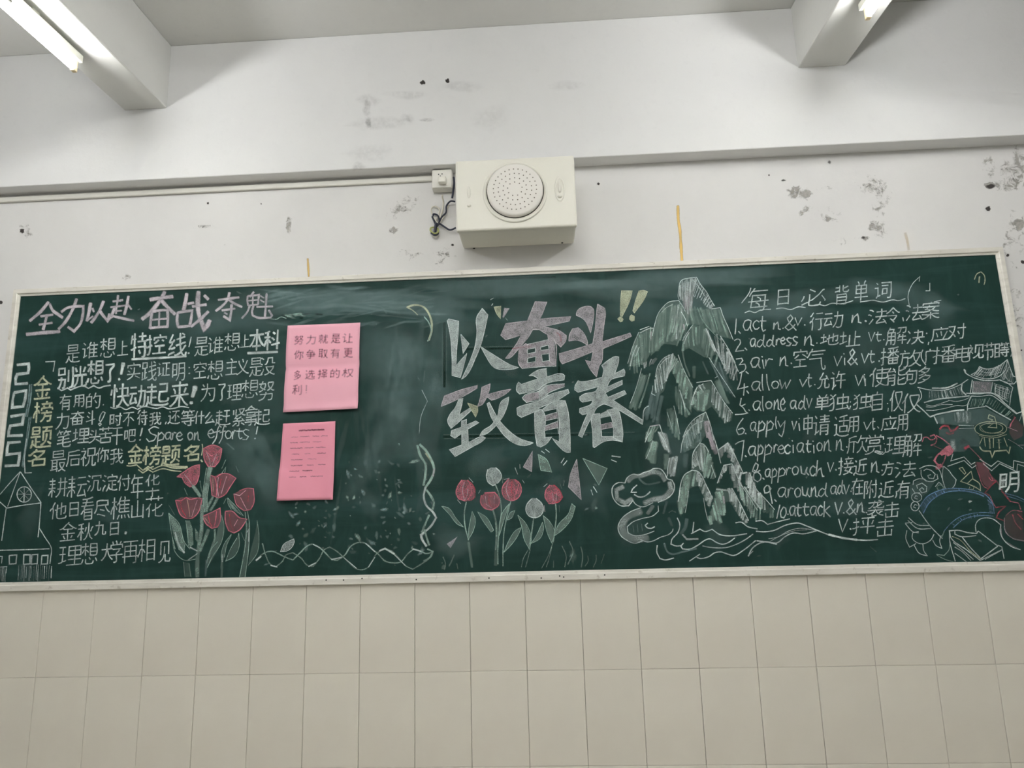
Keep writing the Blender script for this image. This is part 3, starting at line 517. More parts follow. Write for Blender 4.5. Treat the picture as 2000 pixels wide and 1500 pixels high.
LATIN = r'''
a 9,1 6,0 2,1 0,5 2,9 5,9 8,5 9,1 8,6 9,9 10,10
c 10,2 6,0 2,2 0,6 3,10 7,10 10,8
d 7,5 4,4 1,6 0,9 3,10 6,8 8,4 8.5,0 7.5,6 8,9 10,10
e 1,5 6,5 9,3 6,0 2,2 0,6 3,10 7,10 10,8
f 10,1 8,0 6,2 4,7 0,10|1,4 9,3
h 2,0 1,5 0,10 3,6 6,5 7,8 8,10 10,10
k 1,0 0.5,5 0,10|9,3 1,6 10,10
n 1,1 0,10 2,4 6,0 7,4 7,9 10,10
o 5,0 1,2 0,6 3,10 8,9 10,4 8,1 5,0
p 2,0 1,5 0,10|1.5,2 6,0 10,2 8,5 1,6
r 1,1 0.5,10 2,4 5,0 10,1
s 10,1 5,0 1,2 4,5 9,7 6,10 0,10
t 4,0 3,8 5,10 9,9|0,3 10,3
u 0,0 1,8 5,9 8,1 7,7 10,10
v 0,0 4,10 10,0
w 0,0 2,10 5,3 6,10 10,0
y 0,0 3,4 9,0 7,7 5,10 2,9 1,8
& 10,10 3,4 2,2 5,0 7,2 4,5 0,8 3,10 7,8 9,6
S 10,1 6,0 2,2 3,4 8,6 6,9 2,10 0,8
'''
TEXT = r'''
@white|thin|line of small white chalk characters starting is-who under the top-left heading
A 是 850 1040 815 1060
A 谁 1065 1280 785 1005
A 想 1300 1500 735 990
A 上 1520 1670 765 965
B 是 725 915 720 970
B 谁 905 1110 715 940
B 想 1120 1320 670 900
B 上 1325 1450 685 860
B 14 690,720 675,790 660,850
B 22 655,925 658,938
@white|thin|thin chalk words at the right end of the second paragraph line
A 实 1650 1830 1055 1280
A 践 1840 2040 1035 1290
B 证 245 420 1050 1235
B 明 440 610 1050 1290
B 空 715 890 1040 1265
B 想 900 1100 1030 1275
B 主 1130 1290 1000 1220
B 义 1275 1440 1005 1215
B 是 1440 1620 985 1240
B 没 1590 1785 985 1220
B 20 663,1115 666,1124
B 20 663,1190 666,1200
@white|thin|thin chalk characters around the bold words of the third paragraph line
C 有 775 935 200 410
C 用 955 1095 200 370
C 的 1120 1310 180 390
D 为 810 1000 60 300
D 了 1040 1135 65 280
D 理 1150 1345 60 280
D 想 1345 1560 10 250
D 努 1565 1775 30 290
C 20 1343,335 1348,340
@white|thin|fourth paragraph line of small white chalk characters
C 力 720 900 440 660
C 奋 910 1100 415 610
C 斗 1115 1240 410 600
C 时 1425 1590 440 610
C 不 1595 1750 430 620
D 待 -15 125 400 605
D 我 140 300 430 610
D 还 380 545 410 590
D 等 555 740 400 610
D 什 730 865 410 590
D 么 865 995 430 580
D 赶 1000 1200 405 610
D 紧 1220 1400 385 620
D 拿 1385 1560 350 610
D 起 1510 1715 395 610
C 12 1340,425 1310,470 1290,540 1310,560 1340,510 1370,440 1340,425
C 12 1280,590 1300,610 1320,590 1300,575 1280,590
D 14 365,560 352,590
@white|thin|fifth paragraph line ending in the handwritten words Spare on efforts!
C 笔 735 930 660 885
C 埋 940 1160 640 840
C 头 1150 1310 660 840
C 苦 1285 1470 620 840
C 干 1450 1600 630 860
C 吧 1615 1765 655 820
D S 100 275 615 820
D p 240 345 690 880
D a 345 440 690 800
D r 440 500 690 795
D e 490 585 690 805
D o 640 715 690 800
D n 725 805 685 805
D e 900 995 650 770
D f 960 1085 600 850
D f 1045 1150 600 850
D o 1130 1220 670 785
D r 1220 1290 665 790
D t 1285 1365 635 785
D s 1350 1450 650 795
C 14 1855,640 1845,690 1828,745
C 20 1822,788 1828,795
D 14 1555,620 1545,670 1535,720
D 20 1518,772 1524,780
D 14 50,640 40,690 25,745
D 20 20,790 26,798
@white|thin|sixth paragraph line of small white chalk characters beside yellow words
C 最 650 860 925 1215
C 后 860 1050 925 1150
C 祝 1050 1250 895 1140
C 你 1250 1420 890 1090
C 我 1430 1605 905 1115
@white|thin|seven white chalk characters beside the spire of the chalk clock tower
E 耕 625 880 80 350
E 耘 870 1130 65 350
E 沉 1130 1320 50 270
E 淀 1330 1530 40 270
E 付 1530 1700 45 260
E 年 1700 1870 40 360
E 华 1890 2080 40 340
@white|thin|seven white chalk characters beside the chalk clock tower wall
E 他 650 865 405 635
E 日 900 1025 405 600
E 看 1050 1225 340 635
E 尽 1225 1430 375 590
E 樵 1440 1695 330 635
E 山 1710 1870 380 610
F 花 80 275 600 835
@white|thin|four short white chalk characters and a dot left of the tulip bouquet
E 金 775 1000 665 915
E 秋 1005 1220 665 910
E 九 1225 1380 650 840
E 日 1430 1550 660 845
E 24 1640,790 1632,820
@white|thin|bottom-left line of seven white chalk characters above the frame
E 理 755 1065 960 1230
E 想 1060 1270 935 1210
E 大 1310 1470 940 1170
E 学 1430 1600 905 1195
E 再 1590 1805 905 1205
F 相 -5 185 1070 1320
F 见 215 350 1090 1330
@white|thin|wavy-underlined white chalk heading over the vocabulary list
U 每 270 545 150 445
U 日 655 810 165 380
U 必 965 1285 160 385
U 背 1400 1590 110 370
U 单 1655 1835 55 320
V 词 175 385 60 275
U 12 310,150 290,210 190,345
U 12 230,475 290,450 360,470 430,440 570,425
U 12 640,420 720,410 830,430 930,395 1020,405
U 12 1100,385 1200,365 1270,380 1360,350 1500,355 1640,315
V 12 0,310 80,300 150,290 280,312 400,285 470,295 550,270
V 8 600,360 585,230 640,90 730,0 720,60
V 10 850,80 850,175 800,175
V 8 900,310 990,290
@white|thin|vocabulary entry 1. act in white chalk
U a 205 330 560 720
U c 335 425 565 690
U t 425 515 515 720
U n 598 700 590 695
U & 750 905 495 705
U v 880 980 530 640
U 行 1075 1255 465 705
U 动 1255 1510 450 670
U n 1620 1755 485 610
V 法 95 335 390 590
V 令 315 485 375 560
V 法 550 770 335 545
V 案 745 970 305 525
U 13 120,550 115,640 105,750
U 14 150,715 175,742
U 18 726,672 732,678
U 18 1005,630 1018,632
U 20 1795,575 1815,585
V 12 520,500 528,545
@white|thin|vocabulary entry 2. address in white chalk
U a 298 382 800 925
U d 385 505 750 925
U d 510 625 755 915
U r 635 700 805 900
U e 690 765 785 885
U s 765 845 790 905
U s 845 925 775 900
U n 1000 1135 765 905
U 地 1210 1450 735 890
U 址 1460 1740 705 915
V v 98 185 675 795
V t 185 265 670 795
V 解 310 570 615 845
V 决 570 790 645 830
V 应 865 1080 615 800
V 对 1065 1295 565 770
U 13 95,835 130,815 165,820 175,860 140,920 110,975 220,962
U 14 232,930 260,958
U 18 1165,865 1175,868
V 16 285,770 295,774
V 16 808,692 816,697
V 12 838,800 830,832
@white|thin|vocabulary entry 3. air with long bracketed meaning in white chalk
U a 303 440 1050 1200
U r 495 600 1065 1175
U n 680 800 1035 1170
U 空 860 1050 945 1185
U 气 1040 1285 940 1215
U v 1388 1500 1030 1165
U & 1570 1705 940 1155
U v 1745 1850 995 1130
U t 1845 1930 960 1130
V 播 245 480 855 1090
V 放 465 760 890 1115
V 广 785 910 880 1075
V 播 880 1175 835 1070
V 电 1165 1345 845 1045
V 视 1305 1510 830 1010
V 节 1510 1640 805 1025
V 目 1640 1705 820 1000
V 等 1705 1825 800 980
U 13 118,1075 190,1065 205,1095 160,1150 230,1140 245,1180 220,1230 162,1258
U 14 245,1238 280,1268
U 13 462,1085 470,1140 482,1198
U 14 450,1040 462,1050
U 16 832,1125 842,1135
U 13 1532,1060 1530,1110 1535,1155
U 14 1518,1003 1526,1012
U 16 1975,1100 1985,1102
V 12 765,895 745,950 755,1010 800,1080
V 12 1830,850 1858,905 1840,975
@white|thin|vocabulary entry 4. allow in white chalk
W a 312 445 25 162
W o 575 680 25 132
W w 680 835 5 130
W v 940 1045 0 105
W t 1040 1110 -70 110
U 允 1170 1335 1250 1465
U 许 1345 1550 1225 1475
U v 1665 1780 1280 1425
V 使 115 355 1105 1350
V 能 330 570 1105 1335
V 够 560 860 1100 1315
W 13 195,-100 165,60 135,135 275,100
W 13 225,60 222,140 215,215
W 14 255,155 282,188
W 13 460,-60 458,60 470,150
W 13 515,-60 525,60 550,150
W 16 1138,72 1148,78
U 13 1800,1330 1800,1425
U 14 1785,1275 1793,1282
V 13 45,1220 65,1330
@white|thin|vocabulary entry 5. alone in white chalk
W a 335 450 280 420
W o 500 590 290 395
W n 605 695 265 410
W e 690 765 245 415
W a 818 912 275 400
W d 925 1030 205 400
W v 1030 1112 245 380
W 单 1145 1330 200 410
W 独 1325 1590 185 425
W 独 1640 1890 185 405
X 自 190 370 205 530
X 仅 480 700 180 535
X 仅 680 985 235 565
W 13 185,250 168,340 215,380 245,430 270,445 190,460 105,465
W 13 185,355 240,328
W 15 280,400 295,412
W 13 465,225 462,330 475,420
W 15 1603,298 1610,303
W 12 1610,350 1595,392
X 16 440,398 450,403
X 14 458,475 452,530
@white|thin|vocabulary entry 6. apply in white chalk
W a 298 390 555 690
W p 395 500 545 775
W p 500 610 540 765
W y 655 760 540 755
W v 840 912 545 665
W 申 995 1115 465 730
W 请 1120 1345 460 735
W 适 1390 1590 470 745
W 用 1570 1715 485 700
W v 1775 1880 555 665
W t 1880 1935 505 665
X 应 340 605 605 850
X 用 600 780 570 850
W 13 210,513 155,590 125,670 150,725 205,710 228,665 200,640 145,660
W 16 235,708 250,715
W 13 640,490 632,570 645,650
W 13 935,580 945,675
W 14 935,515 943,520
W 15 1965,630 1978,642
X 14 280,775 305,805
@white|thin|vocabulary entry 7. appreciation in white chalk
W a 272 385 870 1010
W p 390 475 855 1080
W p 475 590 850 1090
W r 605 665 850 965
W e 655 755 855 975
W c 745 830 850 975
W a 905 1010 825 965
W t 1020 1105 795 965
W o 1165 1245 825 945
W n 1255 1360 795 950
W n 1415 1520 785 940
W 欣 1560 1830 730 975
X 赏 75 385 905 1235
X 理 415 740 925 1225
X 解 690 1005 895 1275
W 13 105,852 160,820 220,803 205,930 188,1068
W 16 235,1000 252,1015
W 13 860,860 862,965
W 14 845,803 855,812
W 13 1128,865 1132,968
W 14 1115,808 1125,815
W 16 1553,882 1566,890
W 12 1920,950 2000,985
X 14 255,1170 365,1230
X 14 388,1050 396,1058
X 12 408,1130 412,1190 372,1228
@white|thin|vocabulary entry 8. approach in white chalk
W a 490 575 1165 1290
W p 575 655 1160 1365
W p 655 765 1155 1355
W r 765 840 1150 1260
W o 845 935 1135 1255
W u 955 1070 1130 1260
W c 1075 1155 1125 1265
W h 1150 1270 1055 1275
W v 1305 1395 1085 1215
W 接 1445 1650 1010 1255
W 近 1645 1825 1035 1265
W n 1870 1985 1075 1225
T 方 1560 1705 5 160
T 法 1705 1945 0 185
W 13 430,1190 370,1225 330,1205 350,1140 375,1095 405,1120 395,1170 350,1240 350,1310 395,1340 435,1310 440,1260 400,1215 350,1190
W 15 465,1290 485,1308
W 16 1413,1180 1425,1188
T 16 1566,100 1576,106
@white|thin|vocabulary entry 9. around in white chalk
T a 435 540 285 405
T r 545 612 290 400
T o 620 695 290 400
T u 700 790 275 395
T n 795 875 275 395
T d 875 985 235 395
T a 1008 1085 265 370
T d 1085 1155 205 365
T v 1150 1220 255 365
T 在 1235 1370 185 370
T 附 1370 1520 205 415
T 近 1530 1700 215 410
T 有 1735 1880 215 415
T 12 320,265 292,300 300,350 340,340 365,300 330,265
T 12 345,270 360,360 380,465
T 12 403,420 425,442
T 14 1230,328 1240,334
T 12 1725,330 1728,370 1715,402
@white|thin|vocabulary entry 10. attack in white chalk
T a 563 640 485 605
T t 635 705 465 605
T t 705 785 455 600
T a 788 870 485 600
T c 870 930 480 595
T k 935 1015 435 612
T v 1055 1145 445 585
T & 1180 1295 415 590
T n 1295 1385 450 565
T 袭 1405 1595 425 610
T 击 1595 1760 445 615
T 12 462,478 445,550 428,628
T 12 500,500 470,560 475,610 505,620 530,570 525,515 500,500
T 14 545,578 555,582
T 14 1150,563 1160,568
T 14 1395,560 1408,564
@white|thin|short last vocabulary line in white chalk
T v 1095 1205 625 775
T 抨 1245 1495 610 810
T 击 1505 1700 625 820
T 15 1223,738 1235,742
@white|bold|five bold white chalk characters with thick underlines in the first paragraph line
A 特 1700 1920 660 1000
B 控 95 375 680 965
B 线 385 630 660 970
B 本 1440 1645 615 905
B 科 1630 1845 620 900
A 26 1715,1012 1900,1000
B 26 -80,1010 250,995 625,972
B 28 1425,932 1815,915
@white|bold|bold white chalk words and a fat exclamation mark over a wavy line
A 别 740 960 1105 1400
A 光 945 1135 1095 1375
A 想 1130 1345 1025 1335
A 了 1370 1495 1065 1310
A 44 1605,1060 1600,1100
A 34 1600,1090 1578,1205
A 30 1548,1262 1556,1280
A 16 760,1390 800,1420 880,1385 920,1412 980,1385 1090,1360 1150,1390 1220,1355 1290,1385 1350,1365 1440,1350
@white|bold|bold white chalk words over a wavy line with a fat pinkish exclamation mark
C 快 1440 1690 55 375
D 动 -120 100 75 370
D 起 90 400 55 370
D 来 400 660 30 380
C 14 1440,370 1490,385 1560,365 1640,400 1720,370 1800,400
D 14 0,390 80,360 170,375 240,385 320,365 400,390 480,380 560,360 660,375
D 60 740,100 735,150
D 44 735,140 705,235
D 44 690,300 690,322
@yellow|bold|four bold pale yellow chalk characters over a double wavy line
C 金 1660 1870 850 1110
D 榜 55 300 860 1130
D 题 290 560 860 1140
D 名 585 795 855 1080
D 14 0,1140 60,1190 130,1140 190,1180 250,1150 320,1130 450,1160 620,1165
D 14 0,1180 60,1225 130,1180 190,1215 250,1190 320,1170 450,1195 560,1205
D 26 330,1100 450,1135 640,1150
C 14 1650,1130 1690,1135 1780,1120 1860,1190 2000,1140
D 14 832,850 838,900 825,995
D 18 815,1055 835,1080
@yellow|bold|four pale yellow chalk characters stacked in a column beside 2025
C 金 435 680 -40 275
C 榜 430 690 285 575
C 题 390 690 610 915
C 名 355 590 915 1150
@white|bold|hatched white chalk character at the right over the blue bridge
Z 明 1220 1445 410 650
'''
PAPER = r'''
P 努 425 560 270 408
P 力 597 740 262 402
P 就 780 920 255 392
P 是 960 1100 248 387
P 让 1128 1285 238 382
P 你 422 560 485 622
P 争 595 740 478 615
P 取 775 915 470 608
P 有 955 1095 462 607
P 更 1138 1280 455 597
P 多 412 520 778 922
P 选 578 725 768 912
P 择 762 912 762 902
P 的 945 1088 755 892
P 权 1122 1285 750 886
P 利 396 538 992 1142
'''
DRAW = r'''
@chalk_heading|large white chalk heading of four characters at the top left
A s v 46:.95 632,265 590,320 520,400 450,460 388,512
A s v 46:.95 645,290 690,380 760,430 815,468
A s v 36 530,452 690,430
A s v 34 508,562 600,548 682,535
A s v 44 608,450 585,540 562,625
A s v 52:.95 345,688 500,672 778,650
A s v 44:.95 998,225 960,330 900,450 840,540 762,618
A s v 42:.95 800,395 870,345 960,325 1085,320 1080,420 1045,550 965,648 885,590
A s v 50:.95 1180,280 1160,390 1132,512
A s v 28 1135,505 1210,450
A s v 30 1205,345 1222,395
A s v 44:.95 1348,255 1300,370 1245,460 1188,535
A s v 44:.95 1300,385 1350,450 1400,510 1440,460 1500,330
A s v 34 1538,180 1530,250 1518,330
A s v 34 1470,258 1540,250 1600,240
A s v 32 1440,335 1540,322 1640,310
A s v 30 1518,330 1510,420
A s v 28 1515,385 1585,378
A s v 40:.95 1425,420 1400,500 1470,450 1600,480 1745,510
A s v 44:.95 1672,190 1655,290 1620,430
A s v 32 1665,300 1712,362
@chalk_heading|two biggest bold characters in the middle of the top-left heading
B s v 58:1 345,132 300,220 220,330 130,430 50,490
B s v 54:1 155,235 300,212 450,195
B s v 54:1 300,245 380,330 478,425
B s v 44:.95 178,400 165,500 155,610
B s v 42:.95 178,392 280,375 380,370 385,480 380,595
B s v 40:.95 155,605 270,592 385,585
B s v 30 275,395 268,590
B s v 30 168,500 280,488 380,482
B s v 56:1 632,158 615,260 592,368
B s v 42:.95 645,290 722,275
B s v 42:.95 515,405 505,500 520,595
B s v 42:.95 515,405 610,388 700,378 690,480 668,580
B s v 42:.95 520,592 690,575
B s v 66:1 785,132 775,280 790,430 830,540 858,615 900,570 930,505
B s v 44:.95 705,325 800,310 885,300
B s v 46:.95 912,390 820,480 690,585
B s v 44:.95 860,180 912,232
@chalk_heading|two smaller characters that end the top-left heading
B s v 38:.95 1190,142 1160,240 1090,320 1010,382
B s v 38:.95 1042,238 1180,222 1312,205
B s v 38:.95 1180,240 1260,290 1350,330
B s v 34 1090,375 1260,352
B s v 42:.95 1215,300 1210,400 1190,500 1112,450
B s v 26 1120,405 1160,425
B s v 30 1505,135 1452,200
B s v 32 1425,190 1420,250 1432,312
B s v 32 1425,190 1570,172 1565,240 1558,300
B s v 28 1430,310 1560,298
B s v 26 1492,185 1490,300
B s v 26 1425,250 1565,238
B s v 32 1452,315 1420,395 1350,478
B s v 34 1500,312 1482,400 1490,440 1560,470 1720,468 1742,440 1700,372
B s v 34 1672,158 1662,300 1650,455
B s v 30 1542,330 1752,322
B s v 24 1590,185 1640,215
B s v 24 1590,240 1640,268
B s e 14:.6 1720,485 1800,490 1860,460 1930,480
@chalk_numerals|blocky numerals 2025 stacked down the left edge of the board
A s w 42:.9 222,1085 370,1070 375,1130 365,1190 225,1208 205,1260 205,1335 360,1325
C s w 42:.85 185,180 340,152 330,250 300,360 160,372 165,280 185,180
C s w 42:.85 140,490 310,462 300,520 290,590 135,612 115,680 110,742 292,735
C s w 42:.85 265,820 110,832 95,900 90,985 255,968 250,1040 235,1125 65,1135
@chalk_bracket|grey double chalk bars and corner brackets beside the numerals
C s g 22:.9 412,70 395,280 352,495
C s g 22:.9 388,75 370,280 330,490
C s g 18:.9 405,495 370,720 325,1000 300,1150
C s g 18:.85 380,500 350,720 308,1000 285,1140
C s w 14:.8 345,780 320,1000 325,1225 412,1222
A s w 15 592,1045 712,1038 705,1100 692,1172
@chalk_clock_tower|white chalk outline of a pointed clock tower in the bottom left corner
E s w 13:.7 262,8 120,165 0,305
E s w 13:.7 262,12 180,240 100,460
E s w 15 268,12 400,215 535,412
E s w 14 -10,395 85,480
E s w 15 92,482 300,445 535,415
E s w 14 80,485 50,700 22,905
E s w 15 532,420 520,600 508,745 495,860
E s w 14 510,740 590,870 662,985 672,1035 660,1120 650,1205
E s w 15 -10,1032 300,1025 642,1012
E o w 15 315,305 93 100
E s w 8:.7 315,215 315,400
E s w 8:.7 225,300 405,305
E s w 7:.6 250,240 380,375
E s w 7:.6 380,235 250,380
E s w 18 314,290 312,402
E s w 18:.6 120,1100 218,1092 208,1205 122,1212 120,1100
E s w 20:.7 310,1090 306,1215 390,1208 392,1090 310,1090
E s w 18:.7 415,1090 408,1212 485,1205 492,1085 415,1090
E s w 20:.8 545,1102 538,1212 618,1208 625,1098 545,1102
E s w 14:.7 0,1110 30,1112 20,1200
E s w 12:.5 0,1250 90,1245 80,1330
E h w 9:.5 17 | 235,1215 680,1225 | 225,1430 670,1435
E h w 9:.35 7 | 0,1250 90,1250 | -10,1435 70,1435
E p g .14 235,1215 420,1215 410,1435 225,1435
@chalk_lettering|biggest filled character at the upper left of the centre slogan
G x w .62 1.9 215,600 240,572 415,612 405,850 378,1150 370,1400 560,1185 485,1480 445,1612 300,1575 298,1250 265,850
G x w .55 1.8 455,845 600,1010 495,1185
G x w .55 1.9 835,385 935,500 880,760 800,1060 700,1300 620,1480 540,1590 470,1640 560,1450 640,1260 710,1050 740,800 735,550
G x w .62 1.9 810,1065 1100,1250 1330,1385 1475,1435 1390,1460 1080,1450 1010,1400 900,1230
@chalk_lettering|pinkish grey filled character at the top middle of the centre slogan
G x v .62 1.9 1775,265 1980,275 1860,560 I30,665 I590,620 I560,700 I110,800 I400,880 I510,960 I500,1050 I410,1160 I340,1090 I180,950 I30,850 1850,760 1730,760 1650,900 1530,1040 1440,1150 1310,1270 1250,1270 1370,1120 1440,1020 1530,860 1250,940 1165,860 1255,655 1640,605
G x v .62 1.9 1490,1095 1610,1010 1635,1030 1640,1345 1640,1440 1545,1450 1490,1380
I x v .62 1.9 180,930 300,1040 325,1500 215,1420 205,1180
G p v .62 1630,1030 1990,942 I190,1020 I190,1130 I50,1165 1780,1090 1635,1110
G p v .62 1640,1190 1780,1160 I55,1220 I200,1200 I200,1280 I70,1295 1785,1240 1640,1270
G p v .62 1640,1350 1780,1330 I85,1420 I210,1400 I325,1500 1990,1415 1600,1445
G p v .62 1780,1090 I50,1165 I85,1420 1780,1330
G s w 13:.85 1630,1025 1990,942 I185,1030
G s w 13:.85 1635,1110 1780,1085 1780,1160 1640,1192 1635,1110
G s w 13:.85 1640,1270 1785,1238 1782,1330 1640,1352 1640,1270
I s w 13:.85 50,1165 190,1128 202,1200 60,1222 50,1165
I s w 13:.85 70,1295 202,1278 210,1400 85,1422 70,1295
G s w 13:.85 1545,1450 1990,1415 I325,1505
I s p 26:.5 335,900 400,960 420,1080
G s p 20:.5 1370,1100 1500,1080 1700,1060
@chalk_lettering|pinkish grey filled character below the two exclamation marks
I x v .62 1.9 690,560 720,500 800,455 930,440 990,490 1000,560 985,700 940,910 900,800 840,690 760,630 690,600
I x v .6 1.9 555,1055 565,950 620,840 720,820 800,890 880,1050 890,1130 790,1070 700,1040
I x v .62 1.9 1065,400 1190,470 1205,560 1180,750 1145,1070 1400,990 1640,915 1665,970 1400,1090 1160,1190 1125,1450 J1110,10 J1045,235 J950,120 850,1395 950,1425 985,1240 700,1360 440,1460 400,1400 385,1280 700,1190 980,1100 1020,850 1050,520
@chalk_lettering|white filled character at the lower left of the centre slogan
H x v .6 1.9 105,670 165,485 480,370 745,300 740,350 500,490 300,590
H x w .62 1.9 420,545 490,530 470,650 420,830 520,760 620,700 640,740 500,870 380,980 280,1060 220,930 260,820 350,700
H x y .6 1.6 575,610 750,670 755,760 715,860
H x w .6 1.9 290,1100 465,1040 470,930 555,905 555,1000 720,930 775,960 575,1075 590,1310 850,1210 890,1230 820,1300 691,1370 355,1560 255,1440 475,1355 470,1150 350,1235 275,1190
H x v .6 1.9 830,330 975,270 960,380 930,460 1200,390 1345,365 1250,450 1100,530 1000,560 920,500 830,640 755,670 800,520
H x w .6 1.9 1180,580 1305,505 1290,620 1200,850 1150,920 1030,1060 900,1160 790,1195 840,1110 1000,1000 1100,850
H x w .6 1.9 920,620 960,600 1100,860 1180,970 1350,1140 1500,1240 1740,1320 1600,1365 1440,1340 1250,1210 1120,1050 1000,870
@chalk_lettering|white filled character at the lower middle of the centre slogan
H x w .55 1.8 1665,125 1830,25 1975,0 J150,85 J165,235 J440,185 J480,215 J470,290 J170,350 J60,420 1850,360 1500,450 1450,400 1450,300 1480,240 1530,280 1830,180 1750,130
H p v .6 1540,510 1590,470 1870,390 J150,400 J480,360 J480,410 J200,520 1860,530 1620,600 1560,560
H s w 15:.85 J480,410 J200,520 1860,545 1620,600 1545,520 1590,470 1870,390 J150,400 J480,360
H x w .55 1.8 1450,700 1510,670 1870,560 J200,560 J540,460 J560,520 J370,640 J0,800 1870,720 1530,865 1460,820
J p w .5 20,300 160,300 190,620 20,680
H x w .55 1.9 1765,780 1880,720 1940,800 1940,1160 J130,1250 J130,1320 J250,1305 J150,1430 J50,1480 1880,1395 1810,1370 1775,1150
J p w .55 60,830 330,660 490,660 520,760 345,800 110,850
J x w .55 1.9 340,740 490,665 540,850 570,1150 580,1575 518,1577 364,1455 265,1330 385,1390 385,1000
J p v .6 115,930 350,865 372,965 125,1015
J p v .6 125,1110 365,1025 375,1140 130,1190
J s w 15:.85 60,830 330,660 490,660
J s w 13:.8 110,850 340,800 345,862 118,930 110,850
J s w 13:.8 130,1018 360,968 362,1022 130,1110 130,1018
J s w 13:.8 135,1190 362,1140 372,1245
@chalk_lettering|white filled character at the lower right of the centre slogan
J x w .55 1.8 720,305 760,320 950,300 1150,240 1170,100 1140,35 1250,-55 1390,-125 1440,-115 1440,-50 1370,180 1530,100 1550,140 1540,220 1300,290 1230,420 1500,300 1500,370 1200,520 1250,600 1540,480 1575,540 1340,650 1870,1010 1860,1080 1450,830 1250,740 1180,720 1050,790 990,900 880,1100 790,1310 725,1280 860,950 890,890 800,910 745,870 750,800 950,720 980,650 800,685 755,650 750,590 830,540 1030,490 1080,410 720,510 660,470 665,400
J x w .55 1.8 985,900 1100,890 1110,1000 1140,1300 1500,1290 1500,1390 1340,1360 1170,1390 1010,1490 985,1480 975,1200 955,980
J x w .55 1.8 1230,830 1400,790 1450,870 1490,1050 1515,1250 1500,1390 1350,1320 1345,1150 1300,930
J p w .55 1100,900 1240,830 1310,930 1110,975
J x v .5 1.5 1115,1090 1310,1045 1335,1130 1130,1170
@chalk_exclamation|left one of the two cream chalk exclamation marks over the slogan
I x y .72 1.6 1490,160 1680,165 1640,330 1500,620 1470,600 1470,400
I x y .72 1.6 1420,660 1470,620 1520,665 1505,705 1470,715
@chalk_exclamation|right one of the two cream chalk exclamation marks, nearest the mountain peak
I x y .72 1.6 1800,165 1890,155 1950,180 1900,300 1720,555 1690,520 1750,300
I x y .72 1.6 1640,620 1665,590 1720,620 1715,690 1670,705 1635,670
@chalk_sparkle|little chalk wedges and dashes bursting around the slogan
G x y .65 1.2 1045,360 1165,345 1160,570 1090,480
G p v .7 1225,375 1320,385 1210,560 1195,540
G s w 14:.6 980,230 1040,200
G s w 14:.8 1000,335 1025,300
G s e 14:.6 1240,545 1285,600
K x v .55 1.4 900,235 1000,60 990,285
K x e .45 1.4 1060,95 1150,150 1210,290 1090,270
K x v .55 1.4 1480,150 1530,590 1390,450 1410,320
K x e .3 1.4 1545,140 1810,250 1720,430
K s w 10 1310,190 1345,135
K s w 10 1335,215 1375,165
K s w 14 1860,115 1955,126
K s w 10 1855,155 1915,180
K s w 10 1660,445 1700,510
K s w 8 1635,480 1655,540
K s w 8 1140,40 1185,75
K s w 8 1095,60 1130,85
K s w 8:.6 810,240 840,315
K s w 8:.6 862,205 865,250
K s e 10:.4 680,350 675,410
K s w 8:.5 890,375 912,410
K s w 10:.5 1120,450 1160,415
K s g 12:.4 1300,420 1320,470
K s g 14:.4 1345,380 1335,440
K b w .5 100,1070 30 35 0
K p v .6 70,1070 190,985 110,1115
K b e .7 1690,680 22 20 0
K b g .3 1670,640 40 90 10
K s w 8:.5 185,590 222,632
K s w 8:.5 415,520 435,482
K s w 8:.5 310,350 355,400
K s v 8:.6 1125,650 1135,720
K s g 8:.5 1290,650 1292,720
@chalk_tulip|pink chalk tulip at the far left of the row under the slogan
K p p .62 230,375 300,375 350,410 380,480 375,560 330,600 270,605 200,580 170,520 180,450
K s p 16:.9 235,375 190,440 172,520 200,580 270,600
K s p 14:.9 300,375 330,440 335,520 300,590
K s r 12:.8 300,375 370,460 378,560 335,598
K s v 9:.8 262,400 240,480 262,590
K s v 8:.7 300,470 290,540 270,590
K s r 20:.6 250,540 300,560
K s e 15:.7 282,615 262,720 265,850 285,950 308,1030
K s e 30:.3 305,1050 320,1150 345,1320
K x e .38 1.3 15,660 90,680 170,790 250,885 180,850 100,750
K x e .38 1.3 345,715 380,800 360,920 300,1030 310,900
@chalk_tulip|white chalk tulip bud highest in the row under the slogan
K p w .5 515,260 550,240 600,240 650,300 660,360 620,410 570,435 520,400 500,340
K s w 12:.9 515,260 500,330 520,400 570,435 600,425
K s w 12:.9 600,240 650,290 662,350 620,412
K s w 8:.7 550,320 575,390 590,425
K s w 8:.7 605,320 600,390
K s e 14:.7 600,430 640,540 662,700 640,900 625,1100 625,1290
K x e .35 1.3 750,630 700,780 640,980 640,850 680,720
@chalk_tulip|low round pink chalk tulip second from the left under the slogan
K p p .5 480,520 570,500 630,545 640,620 600,680 540,700 470,670 435,600 440,550
K s p 16:.9 445,540 438,620 480,680 560,700 630,650 640,580 590,510 480,515
K s v 9:.6 490,550 500,640 560,680
K s r 12:.6 530,520 530,620 570,680
K s v 9:.6 590,540 580,640
K s e 24:.5 572,700 598,800 610,1000 600,1130
K s e 40:.22 605,1130 600,1300
K x e .38 1.3 405,720 500,780 580,920 550,940 470,830
@chalk_tulip|pink chalk tulip leaning over beside the white bud
K p p .6 740,370 800,365 850,400 880,470 865,550 820,590 750,600 690,560 670,480 700,410
K s p 14:.9 745,360 685,430 670,500 700,570 760,598 830,580 878,500 860,410 810,370
K s v 9:.7 740,380 715,480 750,580
K s r 14:.7 780,380 775,480 790,590
K s p 12:.8 850,420 830,500 800,560
K s v 9:.6 690,370 750,355
K s e 13:.7 765,605 720,780 690,950 680,1160 680,1310
